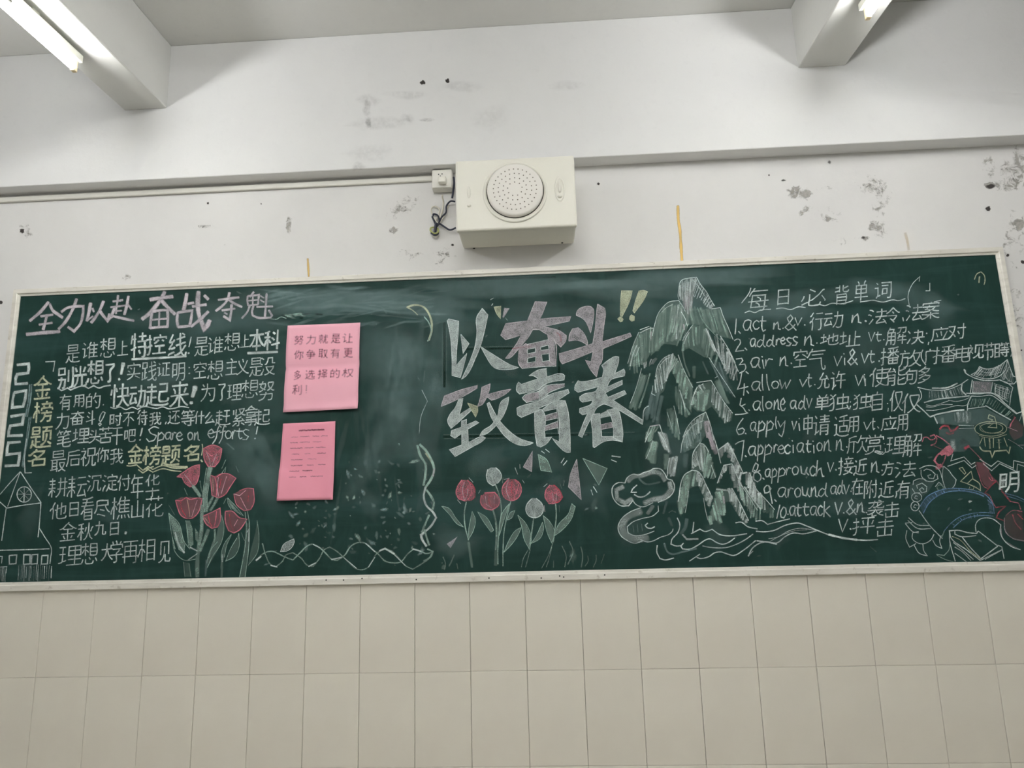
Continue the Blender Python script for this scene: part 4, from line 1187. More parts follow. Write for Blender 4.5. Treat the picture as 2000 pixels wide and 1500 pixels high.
K x e .35 1.3 810,705 770,790 725,810 760,730
K x e .38 1.3 880,890 840,980 760,1090 690,1160 740,1040 820,920
@chalk_tulip|low white chalk tulip bud between two pink ones
K p w .45 970,590 1000,570 1050,575 1100,630 1115,700 1080,760 1020,785 960,760 930,690
K s w 13:.9 990,580 940,640 930,710 970,770 1030,785
K s w 13:.9 1040,575 1100,630 1115,710 1080,765 1030,785
K s w 8:.7 975,680 1000,740 1020,780
K s w 8:.7 1030,650 1025,770
K s e 18:.6 1012,785 990,950 960,1120
K s e 9:.5 955,1130 900,1230 880,1320
K s e 9:.5 975,1130 950,1230 925,1320
K x e .38 1.3 840,755 930,850 985,1000 970,1130 910,1020 880,870
K x e .38 1.3 1110,830 1120,900 1080,1010 985,1065 1040,980
@chalk_tulip|pink chalk tulip at the right end of the row under the slogan
K p p .62 1180,430 1250,430 1300,490 1325,560 1290,620 1210,640 1150,600 1135,520 1145,470
K s p 16:.9 1190,430 1145,490 1138,560 1180,630 1250,630
K s r 16:.9 1230,430 1295,490 1325,560 1280,615 1250,620
K s v 8:.7 1215,520 1230,600
K s v 8:.7 1260,520 1255,600
K s e 16:.7 1250,630 1258,750 1245,900 1225,1050
K s e 9:.5 1220,1060 1170,1200 1100,1330
K s e 9:.5 1210,1100 1180,1230 1150,1320
K x e .38 1.3 1115,760 1190,830 1240,950 1210,1060 1160,950
K x e .42 1.3 1425,630 1465,665 1420,800 1320,920 1240,980 1280,860 1390,740
@chalk_grass|faint green chalk grass blades along the bottom of the board
K s e 12:.4 1320,1090 1365,1200 1350,1320
K s e 14:.4 1400,1040 1440,1150 1385,1290
K s e 14:.35 1525,1100 1545,1200 1530,1320
K s e 12:.3 1600,1200 1605,1250 1570,1310
K s e 12:.3 1690,1190 1690,1250 1660,1320
K s e 12:.3 30,1210 55,1280 45,1345
K s e 18:.35 150,1190 120,1260 95,1310
K s e 12:.25 180,1280 190,1340
K s e 10:.35 1230,1250 1228,1325
K s e 10:.25 1780,1180 1745,1280
K b e .3 40,1320 30 40 0
K b e .2 1440,1200 40 90 0
@chalk_tulip|topmost pink chalk tulip of the tall bouquet at the left
F p p .6 710,85 800,50 870,65 910,90 880,220 830,290 770,290 720,240
F s p 14:.95 710,85 715,200 760,285 830,285 880,220 908,90
F s p 13:.9 710,88 800,52 870,68 905,90 850,140 790,170 730,110
F s v 9:.7 740,130 770,200 785,280
F s v 9:.6 850,150 820,220 800,280
F s r 22:.6 800,90 800,150
@chalk_tulip|pink chalk tulip leaning left at the upper left of the bouquet
F p p .68 420,395 480,350 600,280 665,265 650,420 610,490 560,505 500,450 480,400
F s p 14:.95 420,395 500,340 600,280 665,265 655,400 615,485 560,505 505,460 475,400 420,395
F s v 8:.7 500,370 550,430 590,490
F s r 10:.6 580,330 590,400 580,480
@chalk_tulip|pink chalk tulip opening to the right in the middle of the bouquet
F p p .45 780,380 830,390 870,365 980,365 1060,410 1000,500 940,590 870,625 800,590 790,480
F s p 13:.95 780,378 830,395 850,480 850,600
F s p 13:.95 850,400 900,365 980,365 1060,412 1000,500 940,590 870,625 800,595 790,480 780,380
F s v 9:.8 870,400 860,500 870,610
F s v 9:.8 960,390 930,480 900,580
F s r 16:.7 900,420 880,520
F s y 8:.5 810,420 815,560
@chalk_tulip|wide open pink chalk tulip at the left of the bouquet
F p p .42 405,650 460,620 560,615 690,630 670,740 610,830 560,850 470,820 430,740
F s p 14:.95 405,650 430,740 470,820 560,850 620,820 670,740 692,630
F s p 13:.9 405,650 460,655 520,620 560,640 640,625 692,632
F s r 12:.7 460,640 470,740 520,830
F s y 9:.6 530,640 550,740 560,830
F s v 9:.6 640,650 610,740 580,830
@chalk_tulip|small pink chalk tulip low in the middle of the bouquet
F p p .42 695,825 800,780 890,730 890,880 860,940 800,955 740,920
F s p 13:.95 695,825 740,910 800,955 860,940 890,870 888,735 800,780 695,825
F s r 12:.7 760,810 780,900 810,950
F s y 8:.5 720,840 770,900
F s p 12:.8 850,770 840,860 825,940
@chalk_tulip|dull pink chalk tulip low at the right of the bouquet
F p p .36 945,770 1020,770 1090,830 1180,855 1130,930 1070,1000 1000,1000 950,920
F s p 14:.95 945,770 945,880 980,980 1040,1005 1100,970 1180,855 1100,840 1020,770 945,770
F s r 12:.6 990,800 1000,900 1040,990
F s v 8:.6 1080,860 1040,930
@chalk_tulip|pale pink chalk tulip at the far right of the bouquet
F p p .42 1035,580 1130,530 1250,525 1255,680 1220,750 1160,765 1080,710
F s p 12:.9 1035,580 1070,700 1150,765 1220,750 1255,680 1250,525 1180,520 1100,545
F s v 9:.8 1035,582 1100,600 1170,540
F s v 9:.7 1110,620 1150,700 1180,755
F s r 12:.6 1200,560 1190,660
@chalk_stems|pale green chalk stems and leaves of the bouquet
F s e 56:.62 782,295 745,460 722,600 735,770
F s e 42:.62 590,492 640,560 675,610
F s e 44:.6 690,700 690,850 688,960 660,1130
F s e 34:.5 812,610 770,690 745,740
F s e 34:.5 860,625 810,720 780,760
F s e 50:.4 665,1120 645,1250 640,1480
F s e 40:.5 760,970 720,1080 670,1200
F s e 24:.5 830,965 830,1060 790,1180 760,1280
F s e 8:.8 740,300 715,460 700,600 720,780
F s e 8:.8 790,300 770,460 750,620 752,740
F p e .5 330,790 400,860 460,950 510,1130 500,1230 440,1190 390,1060
F s e 9:.8 330,790 360,1000 400,1180
F s e 9:.8 330,790 440,900 500,1100 560,1180
F s w 22:.7 400,1000 440,1130 500,1220
F s e 10:.6 370,1080 400,1210 500,1300 620,1290
F p e .42 515,870 560,870 590,960 600,1130 560,1160 530,1050
F s e 9:.7 515,870 535,1000 545,1150
F s w 16:.5 560,1160 640,1200
F s w 14:.4 540,1300 640,1230
F p e .42 615,950 650,1000 650,1110 620,1080
F p e .26 900,810 935,900 920,1050 860,1200 740,1400 760,1240 840,1060
F s e 8:.7 905,815 930,930 900,1110 800,1270 750,1380
F s e 8:.6 860,1100 780,1200 740,1340
F s g 26:.35 740,1300 730,1470
F p e .22 1010,1020 960,1130 930,1280 890,1400 905,1200 950,1090
F s e 8:.7 1010,1020 930,1130 900,1250 905,1300
F s e 8:.6 1010,1030 960,1140 935,1270
F s w 20:.5 915,1240 912,1320
F s e 30:.25 910,1320 905,1480
F p e .2 1090,1010 1100,1150 1030,1270 950,1310 1000,1170
F s e 9:.7 1090,1010 1095,1150 1040,1260 950,1310 1000,1180 1070,1060
F p e .5 970,625 1020,690 1060,740 1130,820 1050,770 990,710
F s e 8:.8 970,625 975,690 1010,750
F s e 8:.8 970,625 1070,730 1140,820
F s e 10:.7 1185,770 1205,900 1200,1150 1160,1480
F s e 10:.7 1160,780 1175,950 1160,1150 1100,1480
F p e .22 1165,900 1205,900 1200,1150 1160,1480 1100,1480 1150,1150
F s w 14:.6 1180,1000 1200,960 1200,1100
F p e .18 1290,870 1310,1000 1300,1220 1190,1360 1220,1200 1270,1000
F s e 8:.6 1290,870 1310,1040 1290,1220 1190,1360
F s e 8:.5 1120,1000 1150,1080 1160,1090
F p e .14 490,1320 560,1330 580,1480 500,1480
F s e 8:.4 490,1320 505,1480
F s e 8:.4 550,1340 570,1480
F s e 10:.8 905,360 950,290 940,350
F s e 8:.6 905,310 950,210
F s e 8:.5 670,440 690,560
F s e 8:.5 500,520 535,600
F s g 8:.5 330,700 395,810
F s e 8:.5 925,690 955,630
F s g 20:.4 960,30 1040,100
F s g 14:.4 1060,280 1090,350
@chalk_vine|two strands of chalk vine that cross along the bottom of the board
L s e 17:.6 0,1415 80,1340 170,1315 250,1345 310,1375 400,1410 480,1330 560,1255 620,1240 700,1285 760,1340 820,1400 880,1415 960,1360 1030,1260 1110,1220 1190,1230 1260,1290 1330,1350 1400,1420 1480,1440 1570,1430 1640,1350 1710,1290 1780,1310 1850,1340 1920,1320
L s e 15:.5 70,1230 110,1370 160,1460 220,1480 290,1420 320,1360 400,1330 490,1390 560,1470 620,1480 690,1390 740,1300 800,1270 870,1310 940,1370 1000,1430 1100,1510 1200,1500 1260,1420 1310,1340 1380,1290 1470,1310 1540,1380 1620,1470 1700,1510 1800,1450 1880,1390 1920,1310
L s w 20:.8 0,1415 55,1370
L s w 12:.7 620,1240 700,1280
L s w 16:.7 160,1468 230,1485
L s w 22:.8 1340,1310 1400,1285 1500,1345
L s w 12:.8 1190,1230 1290,1320
L s w 10:.8 960,1390 1090,1500
L s w 10:.7 1220,1490 1290,1380
L s w 12:.7 1500,1350 1620,1470
L s w 16:.7 820,1405 930,1380
L s w 14:.6 570,1480 650,1440
L s w 16:.7 1700,1290 1790,1315
L x w .4 1.3 265,1320 300,1240 410,1180 415,1210 390,1270 340,1310
@chalk_vine|thick pale chalk vine strands twisting down beside the lower pink paper
L s e 32:.8 1775,155 1850,230 1905,330 1932,430 1900,530 1840,620
L s e 32:.7 1750,165 1785,280 1838,370 1835,500 1818,600
L s w 26:.7 1840,620 1820,720 1850,820 1920,890 1955,950 1900,1040 1800,1130
L s e 30:.7 1850,650 1900,720 1930,790 1915,860
L s e 26:.6 1880,920 1840,1010 1800,1110
L s w 30:.7 1790,1130 1800,1180 1850,1260
L s e 26:.7 1830,1080 1850,1160 1880,1250
L s e 20:.6 1860,1290 1920,1320 1900,1370 1820,1420
L s y 20:.5 1840,250 1900,340
L s v 18:.7 1935,420 1920,500
@chalk_vine|curved pale yellow chalk crescent right of the larger pink paper
M s y 26:.8 1640,110 1720,88 1810,105 1870,170 1905,270 1905,370 1875,470
M s y 14:.7 1635,112 1700,145 1755,195
M s e 16:.7 1825,215 1870,270 1900,350 1890,440 1860,480
M s g 14:.4 1230,90 1360,110 1420,180
M s g 16:.35 1830,800 1820,920
M s w 8:.5 1800,1010 1860,1130 1790,1300 1770,1480
@chalk_mountain|tall chalk mountain peak shaded in pale green and white
Q p g .26 890,210 920,150 1060,110 1170,95 1330,330 1465,560 1400,640 980,640 880,460
Q p e .24 980,600 1400,620 1540,600 1600,720 1740,1100 1560,1060 1300,900 1110,860 1020,880
Q h w 24:.42 16 | 900,210 930,150 1060,115 1150,105 | 900,450 960,560 1040,700 1100,560
Q h w 20:.5 14 | 1080,120 1170,95 1330,330 1465,560 | 1060,300 1120,400 1260,520 1400,620
Q h e 34:.4 12 | 980,560 1080,560 1200,600 1400,620 1540,620 | 1020,880 1110,860 1300,900 1560,1060 1700,1080
Q h v 20:.3 8 | 940,330 1040,330 1120,400 | 960,560 1010,720 1060,760
Q s w 13:.8 890,212 920,150 1060,108 1170,95
Q s w 12:.6 890,215 872,340 870,420 890,465
Q s w 13:.8 1170,95 1240,220 1330,330 1395,450 1465,565
Q s w 11:.6 1090,110 1180,220 1260,330 1330,450 1400,590
Q s w 14:.85 1410,612 1560,590
Q s w 14:.85 1558,592 1600,720 1680,900 1765,1110
Q s e 12:.6 1185,590 1240,740 1330,880 1440,1000 1560,1120
@chalk_mountain|left shoulder ridges of the chalk mountain
Q p e .26 480,900 540,700 720,500 880,475 990,650 1030,900 850,1200 640,1180 420,1380
Q p e .26 100,1300 220,990 480,910 440,1300 330,1500 60,1560
Q h e 36:.45 14 | 480,900 600,610 720,500 880,475 990,650 1030,900 | 420,1380 520,1300 640,1200 730,1060 850,1200 950,1100
Q h w 26:.3 8 | 740,560 860,520 960,640 | 750,1000 860,1150 920,1050
Q h e 36:.45 10 | 150,1200 220,990 400,910 480,920 | 70,1650 200,1640 330,1500 430,1330
Q s w 13:.85 480,900 540,700 600,610 720,500 880,475 940,560 985,650
Q s w 10:.6 600,670 680,590 790,535
Q s w 15:.85 920,655 980,760 1022,890
Q s w 12:.8 480,905 450,1050
Q s w 13:.7 230,990 140,1200 50,1500
Q s w 22:.6 200,1200 140,1340 90,1540
Q s w 14:.7 240,1230 180,1380
Q s w 14:.8 250,950 400,895
Q s w 20:.6 250,1000 400,930 470,925
Q s v 30:.5 430,980 425,1120
Q s v 30:.6 960,860 970,950
R h e 60:.3 4 | 290,340 420,430 | 80,950 220,1040
R s w 10:.7 275,330 235,480 190,640 90,900
R h w 30:.3 5 | 300,250 400,190 560,150 | 310,350 400,290 480,240
@chalk_mountain|right slope ridges of the chalk mountain beside the vocabulary list
Q p e .24 950,1130 1110,870 1300,900 1420,1140 1520,1350 1300,1400 1050,1250 930,1300
Q h e 34:.45 13 | 950,1130 1110,870 1300,900 1420,1140 1520,1350 | 930,1300 1080,1230 1200,1220 1320,1380 1450,1600
Q h w 40:.4 4 | 1290,980 1330,930 1420,1140 | 1380,1180 1440,1250 1500,1340
Q s w 13:.85 1320,925 1370,1030 1420,1140
Q s w 12:.8 1420,1140 1520,1350 1620,1540
Q s w 12:.7 1110,870 1030,980 940,1130
Q s w 20:.6 1050,990 990,1100 970,1180
Q h w 30:.45 10 | 1410,1000 1560,1050 1680,1250 1810,1500 | 1500,1300 1620,1500 1740,1700 1850,1850
Q s w 16:.85 1560,1055 1680,1250 1800,1490
R s w 15:.85 1660,0 1780,220 1850,380
R h w 30:.5 8 | 1500,0 1680,40 1840,360 | 1600,290 1700,480 1780,520
R h g 60:.35 5 | 1340,180 1430,160 1600,290 | 1600,640 1740,780 1800,850
R s w 12:.7 1370,150 1500,350 1640,560 1800,800
R h e 60:.3 3 | 1470,470 1600,620 | 1620,840 1740,960
R s w 14:.6 1470,485 1510,460
R s e 30:.35 940,30 980,250 1060,460
R s g 30:.4 1270,220 1310,310 1360,420
R s e 60:.25 1130,300 1130,480
@chalk_mountain|arched middle crags of the chalk mountain
R p e .2 490,500 540,280 640,150 790,95 900,220 1000,430 1110,640 1090,1060 980,900 880,600 740,330 640,700 510,800
R h w 26:.5 16 | 490,500 540,280 640,150 790,95 900,220 | 510,780 560,790 640,650 720,400 740,350
R h e 40:.45 12 | 790,110 900,220 1000,430 1110,640 | 750,330 880,600 980,880 1090,1060
R s w 13:.7 500,470 540,290 640,160 790,95
R s w 14:.6 560,300 660,190 770,130
R s w 14:.6 870,110 940,300 1010,450 1110,640
R h e 40:.4 7 | 810,640 870,600 940,800 1000,980 | 860,960 900,1100 960,1180 1080,1080
R s w 22:.7 895,680 940,820 985,980
R h g 50:.35 8 | 430,720 500,640 640,780 | 320,1150 400,1180 560,1230
R s w 11:.7 460,610 440,740 500,770
R s w 16:.7 390,940 330,980 295,1200
R s g 40:.4 370,940 320,1100
R h e 44:.4 6 | 690,980 800,940 860,1150 | 720,1280 820,1480 920,1460
R s w 11:.7 800,940 840,1100 900,1400
R s w 9:.6 690,1040 740,1200 770,1320
R p e .2 1080,940 1110,740 1180,620 1410,530 1620,880 1760,1060 1740,1180 1640,1230 1420,950 1300,1030 1180,1030
R h w 24:.45 9 | 1080,930 1110,740 1180,620 1280,560 | 1100,920 1150,900 1240,760 1330,680
R h e 40:.45 8 | 1120,800 1250,650 1400,700 | 1120,940 1220,1030 1330,1000
R h w 26:.5 12 | 1410,530 1500,680 1620,880 1760,1060 | 1400,860 1560,1130 1640,1230 1740,1190
R s w 15:.85 1170,560 1410,525
R s w 12:.8 1410,530 1500,680 1620,880 1760,1060
R s w 16:.8 1180,630 1120,780 1080,910
R s w 14:.6 1280,580 1180,640
@chalk_mountain|lower left crags of the chalk mountain above the clouds
R h e 30:.45 8 | 410,1275 500,1260 570,1250 | 320,1500 420,1450 500,1350
R s v 22:.85 410,1275 570,1245
R s w 16:.8 570,1250 620,1400 670,1500
R s w 11:.7 410,1280 340,1480
S s w 12:.7 540,10 500,70 470,140
S h e 30:.45 6 | 480,20 560,10 | 470,140 530,120
S h w 24:.5 7 | 610,20 700,20 | 700,230 760,260
S s w 16:.8 620,20 690,120 720,200
S h e 46:.45 4 | 540,120 610,160 | 480,320 580,420
S s w 10:.6 560,120 520,240 480,330
S h e 40:.4 3 | 700,260 740,280 | 680,420 710,450
S h w 26:.5 7 | 750,320 840,310 | 730,530 800,540
S s w 11:.7 750,320 730,440 725,530
S s g 60:.25 940,280 930,420
R h w 26:.45 14 | 950,1450 1020,1290 1140,1150 1320,1040 | 970,1640 1040,1640 1160,1500 1260,1280
R p e .2 950,1450 1020,1290 1320,1040 1400,1260 1330,1400 1200,1600 960,1700
R s w 14:.8 950,1450 1020,1290 1140,1150 1320,1040
R s w 14:.8 1320,1040 1400,1260 1450,1500
R h v 34:.5 4 | 1270,1180 1380,1200 | 1340,1500 1430,1500
R s w 18:.6 1000,1400 1110,1260 1280,1180
S h g 30:.4 8 | 900,100 1000,20 1130,20 | 880,260 980,230 1120,130
S h v 40:.55 4 | 1180,0 1240,40 | 1240,220 1310,300
S s w 11:.8 1230,0 1280,140 1340,380
S s w 11:.7 960,0 900,130 880,260
@chalk_mountain|lowest crags of the chalk mountain standing in the water
S p e .18 1010,440 1030,260 1100,150 1220,260 1290,540 1150,500
S h w 22:.5 12 | 1010,430 1030,260 1100,150 1150,170 | 1030,440 1080,400 1120,480 1160,460
S h e 26:.5 10 | 1110,160 1150,170 1220,260 1290,540 | 1130,480 1160,560 1220,560 1270,550
S s w 12:.8 1010,440 1025,260 1100,148 1150,170 1200,250
S s w 10:.7 1230,400 1280,545
S h w 40:.5 10 | 1400,150 1430,150 1500,300 1590,500 | 1390,210 1440,320 1500,430 1560,620
S s w 14:.8 1310,230 1420,148 1480,270
S s w 10:.8 1450,180 1520,330 1600,500
S h w 22:.6 6 | 1310,240 1400,160 | 1330,320 1390,260
S h w 26:.55 8 | 1300,610 1370,410 1440,390 | 1315,600 1370,500 1420,450
S h w 36:.5 10 | 1400,400 1470,390 1560,600 1660,750 | 1430,480 1490,620 1580,800 1720,1000
S s w 12:.8 1300,610 1340,500 1375,405 1470,388
S s w 10:.7 1470,390 1560,600 1660,760 1760,920
S p e .2 850,820 920,520 1010,460 1080,480 1180,650 1240,780 1210,900 1080,640 960,680 880,1000
S h e 36:.5 12 | 850,820 920,520 1010,460 1060,470 | 870,1000 940,940 960,700 1020,680
S h w 34:.5 10 | 1060,470 1080,480 1180,650 1240,780 | 1050,560 1090,640 1160,800 1210,900
S s w 13:.8 850,820 920,520 1010,460 1080,478 1180,650 1245,785
S s w 9:.6 970,700 950,850 930,950
S s w 9:.6 1140,780 1160,900 1190,1030
S s w 18:.7 1180,780 1230,790
S h w 34:.55 9 | 1600,500 1680,490 1750,680 1860,810 | 1620,620 1700,760 1780,900 1880,960
S h e 26:.4 7 | 1720,700 1820,780 1960,920 | 1740,860 1860,980 1960,1020
S s w 10:.8 1670,490 1750,680 1860,800 1960,915
S s w 20:.8 1590,500 1640,485
S p e .18 1200,1060 1290,650 1380,680 1470,670 1560,850 1650,1030 1600,1080 1440,820 1380,830 1330,1100 1260,1000
S h e 30:.55 12 | 1210,1020 1250,850 1290,680 1380,690 | 1220,1110 1270,1000 1330,1090 1400,920
S h w 34:.5 10 | 1390,680 1470,670 1560,850 1650,1040 | 1440,800 1500,900 1580,1020 1640,1070
S s w 22:.5 1290,680 1480,700
S s v 26:.6 1370,760 1380,840
S s w 12:.8 1470,670 1560,840 1660,1040
S h e 26:.5 9 | 1520,640 1640,660 1800,900 | 1600,830 1690,1020 1790,1080
S s w 18:.7 1610,650 1700,780 1800,910
@chalk_water|loose white chalk waves at the foot of the mountain with a long tail to the right
S s w 15:.8 840,1010 868,1080 850,1170 775,1262 768,1310 830,1332 890,1322 912,1298
S s w 15:.85 1030,1055 1015,1188
S s w 15:.85 1000,1190 1100,1138 1160,1165 1240,1140 1330,1200 1460,1215 1640,1190
S s w 15:.85 905,1305 882,1335 900,1365 980,1368 1080,1320 1160,1265 1215,1250 1290,1290 1360,1312 1430,1290 1500,1240
S s w 15:.8 610,1325 605,1400 640,1475 700,1492 800,1470
S s w 13:.8 980,1505 1100,1425
S s w 15:.8 1060,1460 1100,1475 1200,1455 1270,1410 1340,1400 1420,1425 1490,1440 1600,1380 1740,1270
S s w 14:.6 1130,1330 1200,1345 1400,1350 1500,1320 1620,1260 1710,1195
S s w 15:.85 1510,1065 1575,1058 1650,1110 1760,1135
S s g 24:.6 690,1300 725,1395 780,1425 900,1400 1060,1360
S s g 44:.4 950,1020 930,1120 880,1190
S s w 24:.45 900,1200 950,1255 1080,1250
T s w 13:.85 200,655 270,650 330,690 420,665 570,630
T s w 15:.85 205,765 300,770 400,755 520,700 600,680 660,675 760,710 870,755 1000,805 1150,838
T s w 26:.8 990,800 1150,838 1300,858
T s w 16:.8 1250,855 1400,862 1525,855
T s w 9:.6 340,845 430,830 560,760 680,732 850,755
T s w 9:.5 360,870 500,800 620,760 760,748
T s w 15:.7 210,868 330,880 430,890 520,822 600,785 720,792 860,760
T s w 18:.6 120,1035 160,955 240,895 300,880 430,905
T s w 10:.5 130,1020 170,980
T s g 10:.3 1440,930 1510,990
@chalk_cloud|two puffy white chalk clouds left of the mountain foot
S s w 60:.4 220,650 140,690 150,790 240,840 320,790
S s w 60:.36 270,590 330,540 440,520 560,480 640,500 700,580
S s w 70:.42 750,600 770,680 700,770 560,800 460,840
S s w 14:.8 240,608 160,605 100,650 90,720 115,800 190,868 280,870 330,810
S s w 14:.8 240,608 260,555 330,508 400,515 450,490 520,470 570,443 650,450 695,500 725,560
S s w 14:.8 725,560 780,575 808,640 790,720 730,780 620,830
S s w 12:.7 325,800 360,850 440,882 560,835
S s w 16:.85 378,630 325,680 310,715 372,715
S s w 18:.85 345,740 400,768 460,762 500,735 528,708
S s g 24:.35 400,560 480,620 640,600
S s w 12:.7 620,870 625,930 560,985 440,1015 330,1055 265,1110 275,1180 340,1212 420,1210 500,1190 575,1160
S s w 12:.75 420,892 300,940 200,1020 160,1120 190,1210 260,1265 350,1300 440,1275
S s w 12:.75 410,1255 500,1285 570,1270 650,1230 740,1200 785,1160 792,1135
S s w 90:.3 420,930 260,1010 200,1100 240,1200 340,1250 500,1240
S s w 50:.28 560,870 500,960
S s w 16:.9 500,1068 472,1095 495,1122 545,1128 580,1110
S s g 12:.4 330,1100 340,1170
S s g 12:.4 380,1090 390,1170
S s g 12:.4 430,1080 440,1160
S s g 30:.3 720,820 680,960
S s g 40:.25 740,1010 780,1100
S s g 12:.4 740,950 780,925 825,945
@chalk_pavilion|chalk line drawing of a temple hall with curved tiled roofs at the right edge
Y s w 16:.8 1330,200 1420,235 1520,228 1640,180 1750,95
Y s w 14:.8 1330,200 1290,270 1210,320
Y s w 18:.85 1100,240 1115,285 1200,345 1360,400 1520,410 1640,400
Y s w 26:.85 1115,250 1118,290
Y s w 15:.85 1640,400 1760,455 1850,460 1895,400 1902,360 1840,345 1790,220 1750,95
Y s w 15:.8 1205,320 1400,380 1560,372 1660,320 1720,250 1748,110
Y h w 12:.6 16 | 1340,215 1500,240 1720,130 | 1240,330 1420,370 1640,340
Y h w 10:.5 10 | 1740,120 1790,240 1840,350 | 1640,360 1730,440 1850,440
Y s w 12:.6 1700,300 1760,400 1830,440
Y s w 10:.5 1310,260 1450,290 1660,230
Y s w 10:.5 1270,300 1430,330 1640,290
Y s w 14:.75 1222,400 1208,500 1190,615
Y s w 12:.7 1240,420 1228,580
Y s w 18:.7 1220,588 1490,600
Y s w 14:.7 1530,435 1500,595
Y p v .4 1240,415 1520,435 1492,592 1222,582
Y s w 14:.7 1640,405 1740,440 1830,512
Y s w 14:.7 1832,512 1800,650 1785,780
Y h w 12:.6 9 | 1550,450 1800,540 | 1550,600 1760,750
Y h w 12:.5 8 | 1540,450 1560,600 | 1820,530 1770,740
Y s w 20:.85 1135,600 1300,608 1520,600 1620,660 1700,740 1890,900
Y s w 14:.85 1200,642 1350,645 1505,632 1620,700 1740,800 1890,912
Y s w 16:.85 1890,905 1985,870
Y s w 14:.7 1980,880 1930,1020
Y s w 15:.8 400,512 600,552 850,545 980,500 1060,460 1160,392
Y s w 26:.75 620,525 850,515 1000,450
Y s w 14:.8 430,540 455,600 460,660 395,742
Y s w 24:.7 1070,455 1062,550 1130,625
Y h w 14:.5 15 | 560,565 850,560 1040,500 | 560,690 850,670 1100,625
Y p g .16 560,565 850,560 1040,500 1100,625 850,670 560,690
Y s w 22:.8 500,740 600,712 700,690 900,668 1180,640
Y s w 11:.7 530,775 620,790 760,750 880,710
Y s w 11:.7 530,805 620,808 760,772 925,770
Y s w 11:.7 530,855 630,858 800,830 1000,785 1090,790 1180,760
Y s w 11:.7 860,705 980,722 1100,700 1180,665
Y s w 20:.85 390,772 490,860 590,958
Y s w 26:.85 590,955 700,915 800,895 980,860 1100,850
Y s w 16:.8 1160,835 1420,800
Y s w 20:.8 1420,785 1600,890 1800,1002
Y s w 18:.8 1205,650 1155,770 1150,858
Y h e 13:.45 9 | 1220,680 1450,670 | 1190,830 1400,790
Y h e 13:.5 11 | 1480,690 1600,720 1860,920 | 1440,770 1560,850 1780,980
Y s e 13:.6 1490,670 1440,760
Y s w 24:.7 650,950 680,1010 700,1055
@chalk_facade|smudged grey chalk wall below the temple roof
Y p g .34 660,955 900,890 1420,822 1600,920 1780,1012 1750,1100 1650,1062 1300,1062 1240,1100 740,1062 690,1030
Y p g .3 720,1130 1240,1130 1330,1260 1340,1400 1200,1400 1100,1480 930,1480 720,1230
Y h w 30:.3 6 | 920,890 1200,870 | 940,1050 1200,1060
Y b w .55 930,1400 60 110 0
Y b k .8 1090,1330 70 60 0
Y b k .6 850,1080 90 50 0
Y s w 11:.6 1020,1082 1250,1092
Y s w 11:.6 1020,1130 1260,1122
Y s e 50:.3 770,980 780,1040
@chalk_fountain|greenish yellow chalk fountain basin with columns and a flag
Y o y 13:.65 1500,1135 240 110
Y o y 11:.55 1510,1125 175 75
Y s y 10:.5 1330,1080 1400,1170 1530,1200 1690,1190
Y s y 13:.8 1475,920 1460,980 1530,1000 1450,1060 1530,1060 1460,1110 1590,1120 1585,1060 1560,960 1475,920
Y s y 11:.6 1320,1230 1400,1260 1560,1270 1740,1220
Y s y 13:.65 1400,1260 1420,1400
Y s y 26:.45 1480,1280 1490,1430
Y s y 13:.65 1540,1270 1540,1420
Y s y 26:.45 1620,1290 1630,1440
Y s y 13:.65 1700,1270 1750,1400
Y s e 11:.4 1590,1300 1660,1300
Y s e 11:.4 1590,1340 1660,1340
Z s y 18:.7 1000,130 1030,170 1120,180 1140,250 1170,180 1300,170 1330,205 1345,130
Z s y 10:.5 1000,100 1030,30
@chalk_ribbon|red and pink chalk ribbons curling in front of the temple
Y s r 34:.75 735,1140 780,1095 860,1095 900,1170 960,1150 1010,1100
Y s r 28:.7 830,1190 880,1215 940,1195
Y s p 20:.85 470,1330 495,1265 540,1260 600,1300 650,1290 680,1250
Y s p 22:.8 590,1245 650,1225 690,1280 670,1350 600,1385
Y s p 20:.85 680,1235 780,1290 880,1370
Y s p 12:.5 650,1390 740,1430 830,1460
Y p p .85 830,1400 880,1380 925,1490 760,1540 720,1500
Z s p 24:.85 610,180 530,220 490,285 530,330 575,335
Z p p .85 600,150 665,110 710,170 690,215 640,240 610,200
Z p p .7 505,345 560,320 590,350 540,390 505,385
Z s p 16:.7 620,220 600,290 570,340
Z s r 34:.8 830,150 880,120
Z s p 12:.6 880,130 990,240 1060,330 1150,500
Z p p .32 960,300 1040,310 1110,430 1190,510 1110,600 1050,560 1000,460
Z s p 11:.6 950,320 990,440 1050,580 1090,600
Z s p 11:.6 1100,470 1130,510 1190,510 1250,620
Z s r 18:.6 1190,515 1120,580 1060,650 1115,680
Z s p 12:.6 1120,690 1160,780 1180,810
Z s r 20:.6 1250,630 1300,690 1345,745
Z s p 13:.7 1340,745 1440,765 1462,835
Z s r 18:.6 1180,815 1290,800 1210,880 1190,930 1280,965
Z s p 12:.5 1300,900 1370,850 1480,860
Z s r 14:.6 1370,890 1400,980 1465,1060
Z s r 14:.6 1430,890 1490,950
Z p p .12 1290,900 1480,850 1500,1200 1380,1180 1280,1060
Z s v 14:.45 1280,930 1290,1080 1370,1160 1500,1190
Z s v 14:.4 1240,1020 1260,1160 1360,1240 1450,1290
@chalk_bulb|dim dark red chalk bulb beside the fountain at the right frame edge
Y p p .14 1850,950 1990,1100 1980,1250 1850,1310 1780,1200 1780,1080
Y s p 22:.7 1870,960 1800,1070 1790,1110
Y s r 14:.5 1850,940 1860,990
Y s v 10:.5 1750,1110 1900,1170
Y s v 10:.5 1760,1290 1850,1340 1980,1430
Y s v 10:.5 1900,1380 2000,1380
